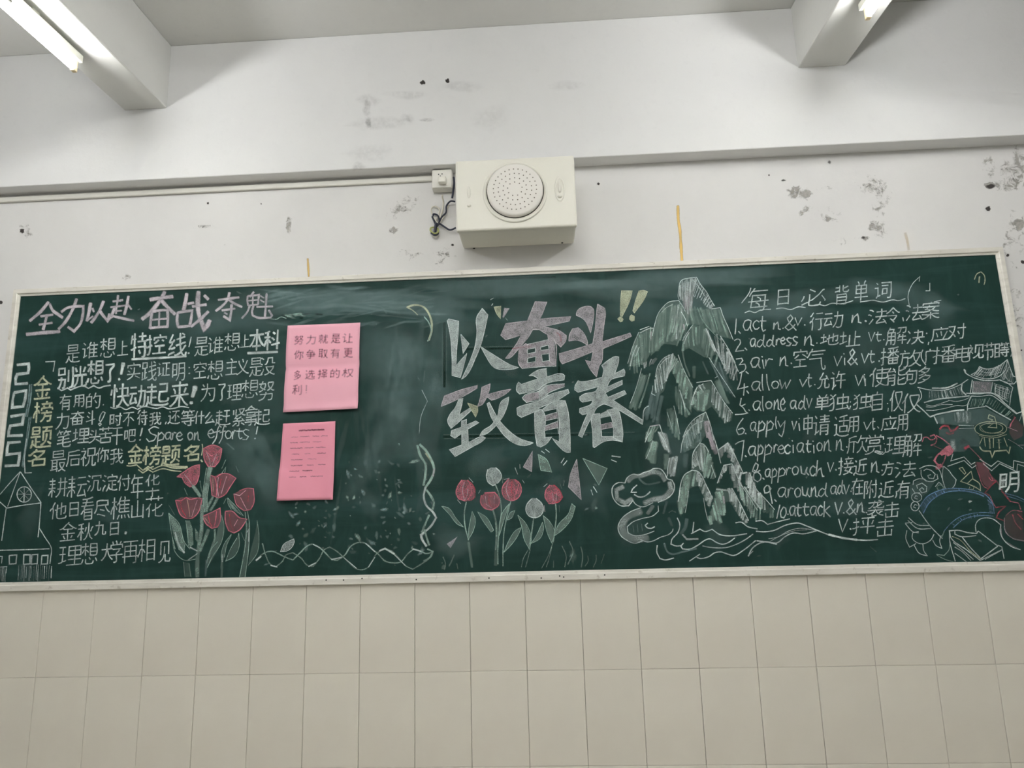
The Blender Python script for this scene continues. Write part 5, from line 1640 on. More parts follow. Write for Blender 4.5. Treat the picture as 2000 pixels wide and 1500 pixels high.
@chalk_zigzag|jagged double zigzag line in white chalk at the right
Z s w 11:.75 700,210 675,290 825,245 905,330 950,305
Z s w 11:.75 640,350 825,285 915,370 960,340
Z s w 11:.75 1000,270 1130,352 1205,290 1380,372 1385,285 1500,312
Z s w 11:.75 1040,320 1135,400 1225,320 1420,412 1425,325 1500,350
@chalk_lettering|outlined pale yellow character over the blue chalk bridge
Z s y 10:.8 768,375 830,440 845,425 805,362 768,375
Z s y 12:.8 905,405 785,520 860,545 920,490 1000,550 1010,625 960,590 860,545
Z s y 10:.8 905,405 925,490
Z s y 9:.7 890,580 880,610 930,610 940,570
Z b w .5 1260,530 38 75 0
@chalk_swirls|curling white chalk scrolls above the left end of the blue bridge
Z s w 12:.75 320,378 400,345 490,350 550,400 575,480
Z s w 11:.7 340,390 345,460 390,510 470,520 530,490 520,440
Z s w 11:.7 370,400 400,380 450,395 500,440 480,490 430,485 415,455 450,445
Z s w 11:.7 250,560 255,515 310,492 380,495 400,520
Z s w 11:.7 300,600 290,565 350,540 405,580 400,635 350,650 322,615 350,590 372,610
Z o w 10:.7 290,700 58 50
Z o w 11:.8 272,800 46 52
Z s w 10:.7 300,790 270,780 255,810 280,820
Z s w 10:.6 300,690 280,680 265,710 300,720
Z s w 10:.6 240,600 270,650 330,650
Z s w 10:.6 500,580 540,530 580,560
Z o e 12:.5 555,590 36 30
Z s w 11:.7 595,350 655,400 690,450 735,500 720,560 690,600
Z s w 10:.6 590,350 580,480 612,600
Z p g .12 595,350 655,400 690,450 735,500 690,600 612,600 580,480
Z p g .22 210,560 330,500 500,520 420,640 300,740 220,680
@chalk_bridge|arched bridge in blue chalk with railings at the lower right
Z s b 13:.75 328,800 400,700 500,640 640,602 800,602 940,625 1060,668 1140,760 1165,885
Z s b 13:.7 365,880 430,765 520,690 640,640 800,628 950,650 1050,690
Z h b 11:.6 20 | 345,800 400,720 500,650 640,610 800,610 1040,665 | 380,840 440,750 520,690 640,640 800,628 1040,690
Z p b .22 328,800 400,700 500,640 640,602 800,602 1060,668 1050,690 800,628 640,640 520,690 430,765 365,880
Z h b 10:.6 9 | 1085,710 1110,870 | 1140,760 1160,880
Z s b 12:.7 595,1085 680,990 780,920 900,885 1050,870 1150,880
Z s b 12:.65 700,1045 800,960 900,920 1050,905 1155,912
Z h b 12:.5 12 | 690,1000 800,920 1050,875 | 720,1030 810,960 1050,905
Z s w 12:.7 318,850 440,1020 580,1165
Z s e 12:.7 570,1160 600,1085
Z s b 12:.6 1285,655 1420,690 1505,730
Z s b 10:.5 1300,685 1420,720 1505,755
Z b w .7 893,747 24 16 -20
@chalk_wave|scroll-shaped white chalk claws left of the chalk book
Z s w 11:.75 200,930 300,1008 430,1018
Z s w 11:.75 190,960 300,1050 450,1052
Z s w 10:.7 160,992 240,982
Z s w 11:.75 165,1000 250,1088 312,1100
Z s w 11:.75 312,1085 245,1100 242,1160 290,1208 370,1222 450,1180 485,1118
Z s w 10:.7 180,1075 168,1160 210,1262 282,1222
Z s w 11:.75 262,1240 320,1330 412,1360 370,1300 360,1225
Z s w 11:.75 470,1180 510,1245 575,1275 550,1185 568,1130
Z s e 11:.7 515,1342 600,1355 655,1290 665,1220
Z s e 10:.6 515,1348 600,1395 720,1430
@chalk_book|open book drawn in white chalk at the bottom right
Z s w 15:.8 655,1078 760,1072 870,1098 965,1108 985,1080
Z s w 13:.75 720,1082 722,1115 790,1142 960,1132
Z s w 12:.75 960,1090 955,1010 990,955 1060,932 1150,945 1238,1010 1232,1090 1280,1190 1370,1260 1460,1290
Z s w 14:.85 985,1080 1205,1250
Z s w 15:.85 1205,1250 1010,1395
Z s w 13:.8 660,1080 680,1160 850,1290 1005,1410
Z s w 12:.75 660,1080 665,1200 725,1420
Z s y 10:.7 690,1140 780,1180 900,1310 1010,1395
Z s w 12:.8 800,1145 900,1270 1005,1380
Z s w 11:.7 705,1210 780,1270 930,1400
Z s w 11:.7 720,1260 800,1310 900,1410
Z s w 11:.6 720,1330 790,1380 850,1425
Z s w 11:.75 1205,1240 1250,1258 1275,1390
Z s w 12:.7 1010,1410 1250,1290
Z s w 10:.6 1060,1400 1240,1300
@chalk_mark|small pale yellow chalk arch in the top right corner of the board
O s y 2.2:.7 1903,546 1908,535 1916,531 1922,537 1924,548 1922,556
O s y 3.5:.6 1913,540 1912,552
'''

# ---------------------------------------------------------------- chalk on the board
ZM = {'A': (0, 550, .15), 'B': (270, 550, .15), 'C': (0, 740, .15), 'D': (270, 740, .15), 'E': (0, 920, .15), 'F': (270, 860, .18),
      'G': (850, 560, .11), 'I': (1050, 550, .11), 'H': (850, 720, .11), 'J': (1050, 710, .11), 'K': (860, 870, .18), 'L': (500, 840, .18),
      'M': (500, 580, .18), 'N': (540, 810, .12), 'P': (520, 620, .13333), 'Q': (1220, 530, .12), 'R': (1220, 680, .12), 'S': (1180, 840, .17),
      'U': (1420, 540, .15), 'V': (1680, 540, .16), 'W': (1420, 740, .15), 'X': (1680, 740, .12), 'T': (1440, 900, .18), 'Y': (1740, 690, .13),
      'Z': (1740, 850, .17333), 'O': (0, 0, 1)}
GL = {}
for src, unit in ((GLYPHS, 63), (LATIN, 10)):
    for ln in src.strip().split('\n'):
        c, _, s = ln.partition(' ')
        GL[c] = [[tuple(float(q) / unit for q in p.split(',')) for p in t.split()] for t in s.split('|')]
LAYER = [0]
def nexty(base=-.0204):
    LAYER[0] += 1
    return base - (LAYER[0] % 300) * 1.5e-6        # coats of chalk, each a hair above the last
def zp(z, x, y):
    o = ZM[z]; return (o[0] + x * o[2], o[1] + y * o[2])
def glyph(bm, dl, z, ch, x0, x1, y0, y1, w, d, mi, rise=.10, base=-.0216, wob=.14):
    S_ = GL[ch]; W_, H_ = x1 - x0, y1 - y0
    lat = ord(ch) < 0x2000
    k = 0. if lat else rise * W_ / H_; sl = 0 if lat else -.06
    pts = [[(u + sl * (v - .5), v - k * u) for u, v in s] for s in S_]
    fl = [p for s in pts for p in s]
    ax, bx = min(p[0] for p in fl), max(p[0] for p in fl); ay, by = min(p[1] for p in fl), max(p[1] for p in fl)
    hw = w / ZM[z][2] / 2 * .6
    for s in pts:
        jx, jy = random.uniform(-.012, .012) * W_, random.uniform(-.012, .012) * H_
        q = [zp(z, x0 + hw + (u - ax) / (bx - ax) * (W_ - 2 * hw) + jx, y0 + hw + (v - ay) / (by - ay) * (H_ - 2 * hw) + jy) for u, v in s]
        ribbon(bm, dl, q, w * random.uniform(.85, 1.12), d * random.uniform(.8, 1.1), nexty(base), mi, wob=wob)
def pts_of(z, toks):
    P = []
    for t in toks:
        q = t[0] if t[0].isalpha() else z              # one point may be given in a neighbouring frame
        a, b = t.lstrip(q).split(','); P.append(zp(q, float(a), float(b)))
    return P
def poly(bm, dl, P, d, Y, mi):
    V3 = [Vector((p[0], p[1], 0)) for p in P]
    tri = tessellate_polygon([V3]); vs = []
    for p in P:
        v = bm.verts.new(at(p[0], p[1], Y)); v[dl] = d; vs.append(v)
    for t in tri:
        try: f = bm.faces.new([vs[i] for i in t]); f.material_index = mi
        except ValueError: pass
def along(P, t):
    L = [0]
    for a, b in zip(P, P[1:]): L.append(L[-1] + math.hypot(b[0] - a[0], b[1] - a[1]))
    s = t * L[-1]
    for i in range(len(P) - 1):
        if s <= L[i + 1] or i == len(P) - 2:
            f = (s - L[i]) / max(L[i + 1] - L[i], 1e-6); return (P[i][0] + (P[i + 1][0] - P[i][0]) * f, P[i][1] + (P[i + 1][1] - P[i][1]) * f)
def draw(bm, dl, ln):
    t = ln.split()
    z = t[0]
    if len(t[1]) == 1 and t[1] in 'spohbx' and len(t) > 3 and t[2] in CH:
        kind, c = t[1], CHK.index(t[2]); sc = ZM[z][2]
        if kind == 's':                                    # stroke: width, points (width may carry :density)
            w_, _, dd = t[3].partition(':'); dd = float(dd) if dd else .85
            ribbon(bm, dl, pts_of(z, t[4:]), float(w_) * sc, dd, nexty(-.0211), c)
        elif kind == 'p':
            poly(bm, dl, pts_of(z, t[4:]), float(t[3]), nexty(-.0206), c)
        elif kind == 'x':                                  # filled shape with a drawn outline
            P = pts_of(z, t[5:]); poly(bm, dl, P, float(t[3]), nexty(-.0206), c)
            ribbon(bm, dl, P + [P[0]], float(t[4]), .85, nexty(-.0211), c)
        elif kind == 'o':
            w_, _, dd = t[3].partition(':'); cx, cy, rx, ry = map(float, ' '.join(t[4:7]).replace(',', ' ').split())
            ribbon(bm, dl, [zp(z, cx + rx * math.cos(a * math.pi / 9), cy + ry * math.sin(a * math.pi / 9)) for a in range(19)], float(w_) * sc, float(dd) if dd else .85, nexty(-.0211), c)
        elif kind == 'b':
            d_, cx, cy, rx, ry, an = map(float, ' '.join(t[3:]).replace(',', ' ').split()); p = zp(z, cx, cy)
            blob(bm, dl, p[0], p[1], rx * sc, ry * sc, an, d_, nexty(-.0201), c, jag=.3)
        elif kind == 'h':                                  # shading strokes between two edges
            w_, _, dd = t[3].partition(':'); n = int(t[4]); dd = float(dd) if dd else .4
            i = t.index('|', 5); j = t.index('|', i + 1); A = pts_of(z, t[i + 1:j]); B = pts_of(z, t[j + 1:])
            for q in range(n):
                f = (q + .5 + random.uniform(-.35, .35)) / n
                a, b = along(A, f), along(B, f); e0, e1 = random.uniform(-.04, .12), random.uniform(.78, 1.06)
                mx = random.uniform(-1.5, 1.5)
                P = [(a[0] + (b[0] - a[0]) * g_ + mx * math.sin(g_ * 3), a[1] + (b[1] - a[1]) * g_) for g_ in (e0, (e0 + e1) / 2, e1)]
                ribbon(bm, dl, P, float(w_) * sc * random.uniform(.5, 1.5), dd * random.uniform(.45, 1.35), nexty(-.0206), c, wob=.3)
def chalk_part(name, label, lines, col='w', wt=2.7, den=.85):
    """one drawing is one mesh; a line of writing (or a burst of dashes) keeps every character and stroke as a piece of its own"""
    apart = name in ('chalk_writing', 'chalk_sparkle'); kids = []
    bm = bmesh.new(); dl = dens_layer(bm)
    for ln in lines:
        t = ln.split()
        if apart: b2 = bmesh.new(); d2 = dens_layer(b2)
        else: b2, d2 = bm, dl
        nm = 'chalk_stroke'
        if len(t[1]) == 1 and len(t) == 6 and t[1] in GL and ',' not in ln and not (t[1] in 'spohbx' and t[2] in CH):
            glyph(b2, d2, t[0], t[1], *map(float, t[2:6]), wt, den, CHK.index(col)); nm = 'chalk_character'
        elif t[1].replace('.', '').isdigit():
            ribbon(b2, d2, pts_of(t[0], t[2:]), float(t[1]) * ZM[t[0]][2] * 1.25, den, nexty(-.0211), CHK.index(col))
        else:
            draw(b2, d2, ln)
            if t[1] in 'xpb': nm = 'chalk_wedge'
        if apart: kids.append((nm, b2))
    if apart:
        bm.free(); o = bpy.data.objects.new(name, None); COL.objects.link(o); o.empty_display_size = .02
        o.parent = bb; o.matrix_parent_inverse = bb.matrix_world.inverted()
        for nm, b2 in kids: link(nm, b2, [CH[c] for c in CHK]).parent = o
    else: o = link(name, bm, [CH[c] for c in CHK], bb)
    if label: o['label'] = label
    return o
def table(src, default):
    cur = None; out = []
    for ln in src.strip().split('\n'):
        ln = ln.strip()
        if not ln or ln[0] == '#': continue
        if ln[0] == '@': cur = (ln[1:], []); out.append(cur)
        else: cur[1].append(ln)
    return out
for hd, lines in table(TEXT, None):
    colr, wt, lab = hd.split('|')
    c = {'white': 'w', 'yellow': 'y'}[colr]
    chalk_part('chalk_writing', lab, lines, c, 2.75 if wt == 'thin' else 4.3, .80 if wt == 'thin' else .92)
for hd, lines in table(DRAW, None):
    nm, lab = hd.split('|')
    chalk_part(nm, lab, lines)

# wiped and dusty places on the board: one coat of chalk dust
bm = bmesh.new(); dl = dens_layer(bm); rd = random.Random(11)
def gb(px, py, rx, ry, an, d, c='m', jag=.3): blob(bm, dl, px, py, rx, ry, an, d, nexty(-.0201), CHK.index(c), 14, jag, rd)
for q in ((640, 585, 190, 34, -2, .42), (800, 590, 170, 30, 4, .30), (1000, 560, 190, 24, -3, .34), (1330, 545, 260, 20, -2, .36), (1500, 600, 150, 40, -4, .22), (560, 760, 70, 120, 80, .1),
          (770, 720, 60, 140, 10, .2), (700, 690, 170, 60, 0, .16), (1200, 565, 140, 22, 4, .26), (1700, 570, 120, 30, -6, .22), (1800, 590, 110, 26, 10, .18), (480, 900, 40, 90, -30, .22), (505, 860, 14, 60, -30, .22),
          (740, 880, 40, 110, 30, .16), (420, 620, 200, 40, 0, .2), (1080, 640, 120, 60, 0, .14), (1300, 880, 60, 60, 0, .12), (60, 1000, 26, 60, 20, .12), (1150, 960, 60, 60, 0, .1), (870, 640, 40, 90, 0, .16), (820, 800, 60, 160, 0, .16),
          (530, 940, 40, 60, 0, .16), (1700, 680, 90, 60, 0, .12), (900, 1060, 60, 30, 0, .1), (1240, 600, 60, 40, 0, .12), (300, 740, 120, 60, 0, .08)): gb(*q)
for q in range(70): gb(rd.uniform(520, 860), rd.uniform(560, 640), rd.uniform(10, 60), rd.uniform(1.5, 5), rd.uniform(-20, 8), rd.uniform(.1, .35))
for q in range(150):
    x, y = rd.uniform(560, 850), rd.uniform(900, 1080); s = rd.uniform(1, 4.5)
    gb(x, y, s * rd.uniform(1, 2.5), s, rd.uniform(-90, 90), rd.uniform(.2, .75), rd.choice('ggme'))
for q in range(110):
    x, y = rd.uniform(60, 1930), rd.uniform(560, 1105); s = rd.uniform(.8, 2.5)
    gb(x, y, s * rd.uniform(1, 3), s, rd.uniform(-60, 60), rd.uniform(.2, .6))
for q in range(34): gb(rd.uniform(640, 860), rd.uniform(640, 1000), rd.uniform(3, 9), rd.uniform(30, 90), rd.uniform(-12, 20), rd.uniform(.04, .13))
for q in range(80): gb(rd.uniform(60, 1900), rd.uniform(600, 1080), rd.uniform(14, 50), rd.uniform(10, 40), rd.uniform(-30, 30), rd.uniform(.05, .16), rd.choice('mmk'))
# erased corner of a paper frame round the big words
def bar(P, w_, d, c): ribbon(bm, dl, [Vector(p) for p in P], w_, d, nexty(-.0201), CHK.index(c))
bar([(868, 630), (868, 756)], 5, .8, 'k'); bar([(866, 853), (1150, 849)], 4.5, .7, 'k'); bar([(866, 547), (1085, 541)], 4.5, .6, 'k'); bar([(911, 682), (1010, 680)], 4, .7, 'k')
bar([(1092, 640), (1092, 740)], 5, .7, 'k')
for P in ([(864, 640), (864, 750)], [(872, 640), (872, 750)], [(915, 678), (1010, 676)], [(866, 849), (1240, 844)], [(868, 857), (990, 856)]): bar(P, 1.4, .4, 'g')
for q in range(14): gb(rd.uniform(545, 640), rd.uniform(612, 622), rd.uniform(4, 12), 2.5, rd.uniform(-30, 20), rd.uniform(.4, .8), rd.choice('ekk'))
o = link('chalk_dust', bm, [CH[c] for c in CHK], bb); o['label'] = 'wiped chalk haze and specks all over the board'; o['kind'] = 'stuff'

# ---------------------------------------------------------------- pink papers
def paper(px, mat, label, curl, crease=None, name='paper_notice'):
    """px: four corners tl tr br bl; the sheet bulges a little off the board"""
    c = [at(x, y, -.022) for x, y in px]; nx, nz = 22, 26; bm = bmesh.new(); g_ = []
    def pos(u, v):
        p = (c[0] * (1 - u) + c[1] * u) * (1 - v) + (c[3] * (1 - u) + c[2] * u) * v
        y = -.0225 - curl(u, v)
        return Vector((p.x, y, p.z))
    for j in range(nz + 1):
        g_.append([bm.verts.new(pos(i / nx, j / nz)) for i in range(nx + 1)])
    for j in range(nz):
        for i in range(nx): bm.faces.new((g_[j][i], g_[j + 1][i], g_[j + 1][i + 1], g_[j][i + 1]))
    o = link(name, bm, mat, None, True); o['label'] = label; o['category'] = 'paper'; o['group'] = 'pink papers stuck on the board'
    md = o.modifiers.new('thickness', 'SOLIDIFY'); md.thickness = .0004; md.offset = -1
    return o, pos
def sm(x, a, b): t = min(1, max(0, (x - a) / (b - a))); return t * t * (3 - 2 * t)
def curl1(u, v):
    crease = .0052 * math.exp(-((v - .50 + .02 * u) / .03) ** 2)
    return .0052 + .004 * math.sin(math.pi * min(v / .5, 1)) + .0045 * math.sin(math.pi * sm(v, .5, 1)) - crease * .8 + .009 * sm(v, .9, 1.0) * (.4 + .6 * abs(u - .3)) + .003 * sm(u, .85, 1)
def curl2(u, v): return .001 + .006 * sm(v, .6, 1) * (.5 + .5 * u) + .012 * sm(u, .75, 1.) * (.3 + .7 * v) + .002 * math.sin(3 * u + 2 * v) + .006 * sm(v - .35 * u, .55, .62) * sm(-u, -.9, -.3)
p1, f1 = paper([(563, 636.7), (705, 631), (700.7, 798.7), (555, 806)], M_PINK, 'larger pink sheet with big printed characters and a fold across the middle', curl1)
p2, f2 = paper([(553.2, 827.4), (656, 823), (653, 975.6), (543, 978)], M_PINK2, 'smaller pink sheet of faint small print below the larger one', curl2)
def print_on(parent, pos, name, build, label=None):
    bm = bmesh.new(); dl = dens_layer(bm); build(bm, dl)
    for v in bm.verts:                                   # drape the print over the sheet
        u, w_ = .5, .5
        for _ in range(5):
            p = pos(u, w_); e = .01; pu = (pos(u + e, w_) - p) / e; pv = (pos(u, w_ + e) - p) / e
            dx, dz = v.co.x - p.x, v.co.z - p.z; det = pu.x * pv.z - pv.x * pu.z
            u += (dx * pv.z - pv.x * dz) / det; w_ += (pu.x * dz - dx * pu.z) / det
        v.co.y = pos(u, w_).y - .0010
    o = link(name, bm, M_INK, parent)
    if label: o['label'] = label
    return o
for ln in PAPER.strip().split('\n'):
    t = ln.split()
    print_on(p1, f1, 'printed_character', lambda bm, dl: glyph(bm, dl, t[0], t[1], *map(float, t[2:6]), 3.1, .85, 0, rise=.02, wob=.05))
def mark_(bm, dl):
    ribbon(bm, dl, pts_of('P', ['603,1000', '602,1050', '600,1085']), 3.2, .85, -.023); ribbon(bm, dl, pts_of('P', ['600,1108', '601,1112']), 3.2, .85, -.023)
print_on(p1, f1, 'printed_character', mark_)
R2 = random.Random(5)
def word(x0, x1, y, d, w_):
    def b(bm, dl):
        x = x0
        while x < x1:
            a = R2.uniform(8, 20)
            ribbon(bm, dl, pts_of('N', ['%f,%f' % (x, y + R2.uniform(-6, 6) - (x - x0) * .03), '%f,%f' % (min(x + a, x1), y + R2.uniform(-6, 6) - (x - x0) * .03)]), w_, d, -.023, raw=True)
            x += a * R2.uniform(.7, 1.2)
    o = print_on(p2, f2, 'printed_word', b); o['kind'] = 'stuff'
word(370, 560, 258, 1.0, 3.2); word(565, 780, 250, 1.1, 3.4)
for x0, x1, y, d in ((245, 355, 365, .5), (390, 540, 355, .6), (590, 700, 352, .75), (730, 835, 347, .65), (230, 350, 458, .7), (385, 545, 450, .6), (595, 730, 444, .5), (230, 430, 548, .8), (465, 610, 541, .55), (645, 805, 534, .7),
                     (255, 375, 645, .6), (465, 555, 635, .4), (665, 805, 628, 1.), (245, 430, 735, .8), (515, 650, 722, .45), (240, 430, 830, .9), (500, 605, 820, .8), (680, 800, 814, .8), (220, 375, 922, .9), (430, 585, 913, 1.2),
                     (220, 330, 1018, .9), (385, 490, 1010, .9), (560, 755, 1004, .7)): word(x0, x1, y, d * .9, 1.7)

# ---------------------------------------------------------------- wall speaker
SX, SZ, SY = 1.8155, 1.726 + ZO, -.18
spk = thing('wall_speaker', 'boxy cream wall speaker with a round perforated grille above the board', 'speaker', (SX, 0, 1.58 + ZO))
bm = box(bmesh.new(), 1.593, 2.035, -.178, -.001, 1.583 + ZO, 1.857 + ZO, bev=.010, seg=3)
link('housing', bm, M_CREAM, spk, False)
bm = box(bmesh.new(), 1.5905, 2.0375, -.184, -.160, 1.578 + ZO, 1.86 + ZO, bev=.008, seg=3)
link('front_cover', bm, M_CREAM, spk)
gx, gz = at(1006, 373, -.186)[0], at(1006, 373, -.186)[2]
ring = lathe(bmesh.new(), (gx, -.184, gz - .004), [(.120, .002), (.120, -.003), (.116, -.006), (.112, -.005), (.108, .001)], 64)
link('rim', ring, M_CREAM, spk, True)
link('rim_gap', lathe(bmesh.new(), (gx, -.184, gz), [(.1075, -.0006), (.1015, -.0006)], 64), M_GAP, spk)
link('grille', lathe(bmesh.new(), (gx, -.184, gz), [(.104, 0), (.104, -.010), (.101, -.014), (.095, -.016), (.06, -.018), (.0, -.0185)], 64), M_GRILLE, spk, True)
hb = bmesh.new()
for rr, n_ in ((.080, 30), (.062, 22), (.044, 15), (.027, 9)):
    for q in range(n_):
        a_ = 2 * math.pi * q / n_ + rr * 7
        y_ = -.0184 + (rr * .008 if rr < .06 else .00048 + (rr - .06) * .057)
        lathe(hb, (gx + rr * math.cos(a_), -.184 + y_ - .0004, gz + rr * math.sin(a_)), [(.0023, .0016), (.0023, -.0003), (0, -.0003)], 8)
link('grille_holes', hb, M_HOLE, spk)
def oval(name, cx, cz, rx, rz, h, lab=None):
    b = bmesh.new(); lathe(b, (0, 0, 0), [(1, 0), (.95, -.5), (.8, -.9), (.0, -1)], 28)
    for v in b.verts: v.co = Vector((cx + v.co.x * rx, -.1838 + v.co.y * h, cz + v.co.z * rz))
    o_ = link(name, b, M_CREAM, spk, True)
    if lab: o_['label'] = lab
pA, pB, pC = at(916, 376, -.184), at(1093, 369, -.184), at(916, 402, -.184)
oval('switch', pA.x, pA.z, .0055, .024, .004); oval('knob', pC.x, pC.z, .0075, .0055, .007)
lathe_b = bmesh.new(); lathe(lathe_b, (0, 0, 0), [(1.12, .2), (1.08, -.8), (.94, -1.), (.84, -.3), (.8, .1)], 32)
for v in lathe_b.verts: v.co = Vector((pB.x + v.co.x * .017, -.1838 + v.co.y * .003, pB.z + v.co.z * .046))
link('oval_bezel', lathe_b, M_CREAM, spk, True)
oval('volume_slider', pB.x, pB.z + .006, .006, .022, .008); oval('knob', pB.x, pB.z - .03, .009, .006, .007)
for px, py in ((926, 485), (1098, 474)):
    p = at(px, py, 0); d_ = (p - CP).normalized(); t_ = (1.5828 + ZO - CP.z) / d_.z; p = CP + d_ * t_
    sb = bmesh.new(); r_ = bmesh.ops.create_cone(sb, segments=10, radius1=.004, radius2=.004, depth=.002, cap_ends=True)
    for v in r_['verts']: v.co = v.co + Vector((p.x, p.y, 1.5822 + ZO))
    link('screw', sb, M_GAP, spk)

# ---------------------------------------------------------------- cable trunking, outlet box and cables
tr = bmesh.new(); box(tr, X0 + .002, 1.472, -.013, -.0005, 1.879 + ZO, 1.9005 + ZO, bev=.003)
o = link('cable_trunking', tr, M_COND); o['label'] = 'white plastic cable trunking running left from the outlet box under the ledge'; o['category'] = 'trunking'
sk = thing('power_outlet', 'white surface power outlet box left of the wall speaker', 'outlet', (1.515, 0, 1.83 + ZO))
link('back_box', box(bmesh.new(), 1.474, 1.556, -.035, -.0005, 1.829 + ZO, 1.911 + ZO, bev=.004), M_COND, sk)
link('cover_plate', box(bmesh.new(), 1.476, 1.554, -.041, -.034, 1.831 + ZO, 1.909 + ZO, bev=.003), M_COND, sk)
hs = bmesh.new()
for dx, dz in ((-.012, .026), (.002, .027), (-.005, .018)): box(hs, 1.515 + dx - .0022, 1.515 + dx + .0022, -.0418, -.0402, 1.862 + ZO + dz - .0022, 1.862 + ZO + dz + .0022)
link('socket_holes', hs, M_GAP, sk)
pl = link('power_plug', box(bmesh.new(), 1.504, 1.536, -.066, -.0415, 1.841 + ZO, 1.868 + ZO, bev=.005), M_CREAM)
pl['label'] = 'small cream plug pushed into the wall outlet'; pl['category'] = 'plug'
pt = lambda px, py, y: at(px, py, y)
def cable(name, mat, P, r, parent):
    V_ = [Vector(p) for p in P]; out = [V_[0]]
    for i in range(len(V_) - 1):
        p0 = V_[max(i - 1, 0)]; p1_, p2_ = V_[i], V_[i + 1]; p3 = V_[min(i + 2, len(V_) - 1)]
        for q in range(1, 9):
            t = q / 8; out.append(.5 * ((2 * p1_) + (p2_ - p0) * t + (2 * p0 - 5 * p1_ + 4 * p2_ - p3) * t * t + (3 * p1_ - p0 - 3 * p2_ + p3) * t ** 3))
    return link(name, tube(bmesh.new(), out, r, 8), mat, parent, True)
cb = thing('cable_bundle', 'tangle of dark and pale cable hanging tied up below the outlet', 'cable', tuple(at(852, 440, -.01)))
cable('white_cable', M_WCABLE, [pt(864, 381, -.052), pt(864, 386, -.045), pt(866, 395, -.02), pt(864, 412, -.012), pt(858, 428, -.012)], .0035, cb)
cable('dark_cable', M_CABLE, [pt(886, 346, -.03), pt(887, 358, -.03), pt(885, 375, -.02), pt(883, 387, -.015)], .0042, cb)
cable('dark_cable', M_CABLE, [pt(889, 394, -.02), pt(880, 393, -.02), pt(872, 402, -.016), pt(871, 415, -.016), pt(863, 424, -.014), pt(858, 434, -.014)], .0034, cb)
cable('dark_cable', M_CABLE, [pt(890, 445, -.03), pt(879, 449, -.02), pt(868, 443, -.016), pt(858, 437, -.014), pt(852, 441, -.014)], .0036, cb)
cable('dark_cable', M_CABLE, [pt(844, 423, -.012), pt(848, 432, -.012), pt(853, 442, -.018), pt(858, 432, -.018), pt(855, 421, -.012), pt(847, 418, -.010), pt(846, 423, -.01)], .0034, cb)
cable('dark_cable', M_CABLE, [pt(852, 436, -.02), pt(850, 448, -.02), pt(849, 456, -.018)], .006, cb)
cable('white_cable', M_WCABLE, [pt(856, 436, -.01), pt(847, 424, -.009), pt(842, 409, -.009), pt(849, 403, -.009), pt(858, 408, -.009), pt(857, 418, -.009), pt(851, 432, -.01)], .0028, cb)
cable('white_cable', M_WCABLE, [pt(858, 436, -.012), pt(866, 424, -.012), pt(872, 412, -.01), pt(876, 400, -.01)], .0028, cb)
cable('yellow_wire', M_YWIRE, [pt(840, 449, -.012), pt(846, 455, -.02), pt(854, 455, -.022), pt(856, 448, -.018), pt(849, 444, -.014), pt(841, 446, -.012), pt(842, 453, -.014)], .0034, cb)
cable('dark_cable', M_CABLE, [pt(842, 455, -.016), pt(848, 459, -.02), pt(855, 457, -.02), pt(856, 450, -.014)], .0036, cb)
cable('white_cable', M_WCABLE, [pt(845, 461, -.012), pt(851, 463, -.014), pt(856, 459, -.012)], .003, cb)

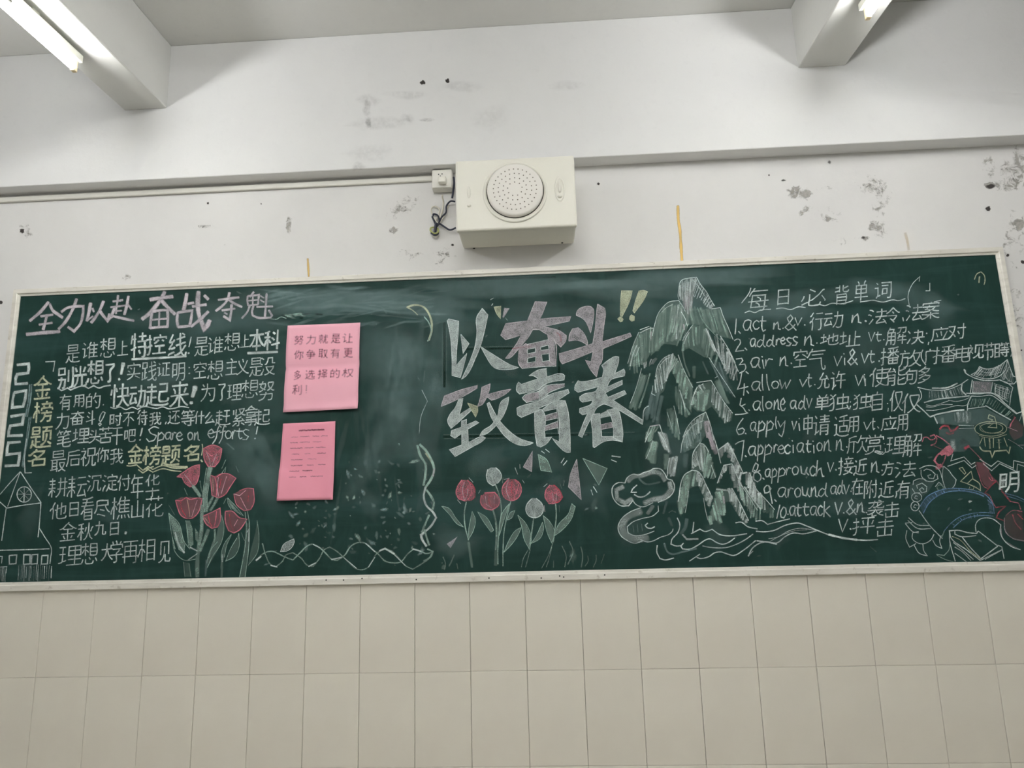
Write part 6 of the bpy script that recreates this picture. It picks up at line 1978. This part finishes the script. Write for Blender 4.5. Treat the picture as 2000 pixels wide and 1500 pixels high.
# ---------------------------------------------------------------- tube lights under the beams, and added central ones
def tube_light(x, zb, y1, y0, label, first=[None]):
    if first[0] is None:
        t = thing('tube_light', label, 'ceiling light', (x, y1, zb), 'fluorescent tube lights under the ceiling beams')
        L = y1 - y0
        # hollow batten channel, a little below the beam
        bm = bmesh.new()
        sec = [(-.017, -.012), (.017, -.012), (.019, -.016), (.019, -.040), (-.019, -.040), (-.019, -.016)]
        A = [bm.verts.new((x + a, y1, zb + b)) for a, b in sec]; B = [bm.verts.new((x + a, y0, zb + b)) for a, b in sec]
        for q in range(6): bm.faces.new((A[q], A[(q + 1) % 6], B[(q + 1) % 6], B[q]))
        bm.faces.new(A[::-1]); bm.faces.new(B); bmesh.ops.recalc_face_normals(bm, faces=bm.faces)
        link('batten', bm, M_BATTEN, t)
        for yy in (y1 - .2, y0 + .2): link('mounting_clip', box(bmesh.new(), x - .012, x + .012, yy - .015, yy + .015, zb - .012, zb + .001), M_BATTEN, t)
        for yy, s in ((y1 - .014, 1), (y0 + .014, -1)):
            b2 = box(bmesh.new(), x - .008, x + .008, yy - .009, yy + .009, zb - .084, zb - .036, bev=.003)
            link('lamp_holder', b2, M_SOCK, t)
        link('starter', lathe(bmesh.new(), (x + .006, y1 - .3, zb - .046), [(0, -.012), (.008, -.012), (.008, .012), (0, .012)], 16), M_GAP, t)
        link('fluorescent_tube', tube(bmesh.new(), [(x, y1 - .026, zb - .066), (x, y1 - .6, zb - .066), (x, y0 + .026, zb - .066)], .0135, 20), M_TUBE, t, True)
        first[0] = (t, Vector((x, y1, zb))); return t
    src, p0 = first[0]
    d_ = Vector((x, y1, zb)) - p0
    t = src.copy(); COL.objects.link(t); t.location = src.location + d_; t['label'] = label
    for ch in src.children:
        c = ch.copy(); COL.objects.link(c); c.parent = t; c.matrix_parent_inverse = ch.matrix_parent_inverse.copy()
    return t
tube_light(.256, 2.229 + ZO, -.405, -1.64, 'fluorescent tube light under the left ceiling beam, nearest the board wall')
tube_light(3.03, 2.249 + ZO, -.405, -1.64, 'fluorescent tube light under the right ceiling beam, nearest the board wall')
for x_, zb_, sd in ((.256, 2.229, 'left'), (3.03, 2.249, 'right')):
    tube_light(x_, zb_ + ZO, -3.4, -4.635, 'fluorescent tube light on the %s beam behind the viewpoint' % sd)
    tube_light(x_, zb_ + ZO, -6.2, -7.435, 'fluorescent tube light on the %s beam at the rear of the room' % sd)

for x_, sd in ((1.24, 'left'), (1.64, 'centre'), (2.04, 'right')):  # extra unseen tubes, added to brighten the tiles and the wall's centre
    for y_, row in ((-1.75, 'front'), (-3.25, 'rear')):
        tube_light(x_, 2.52 + ZO, y_, y_ - 1.235, 'added unseen tube light that brightens the wall tiles, %s one of the %s three in mid room' % (sd, row))
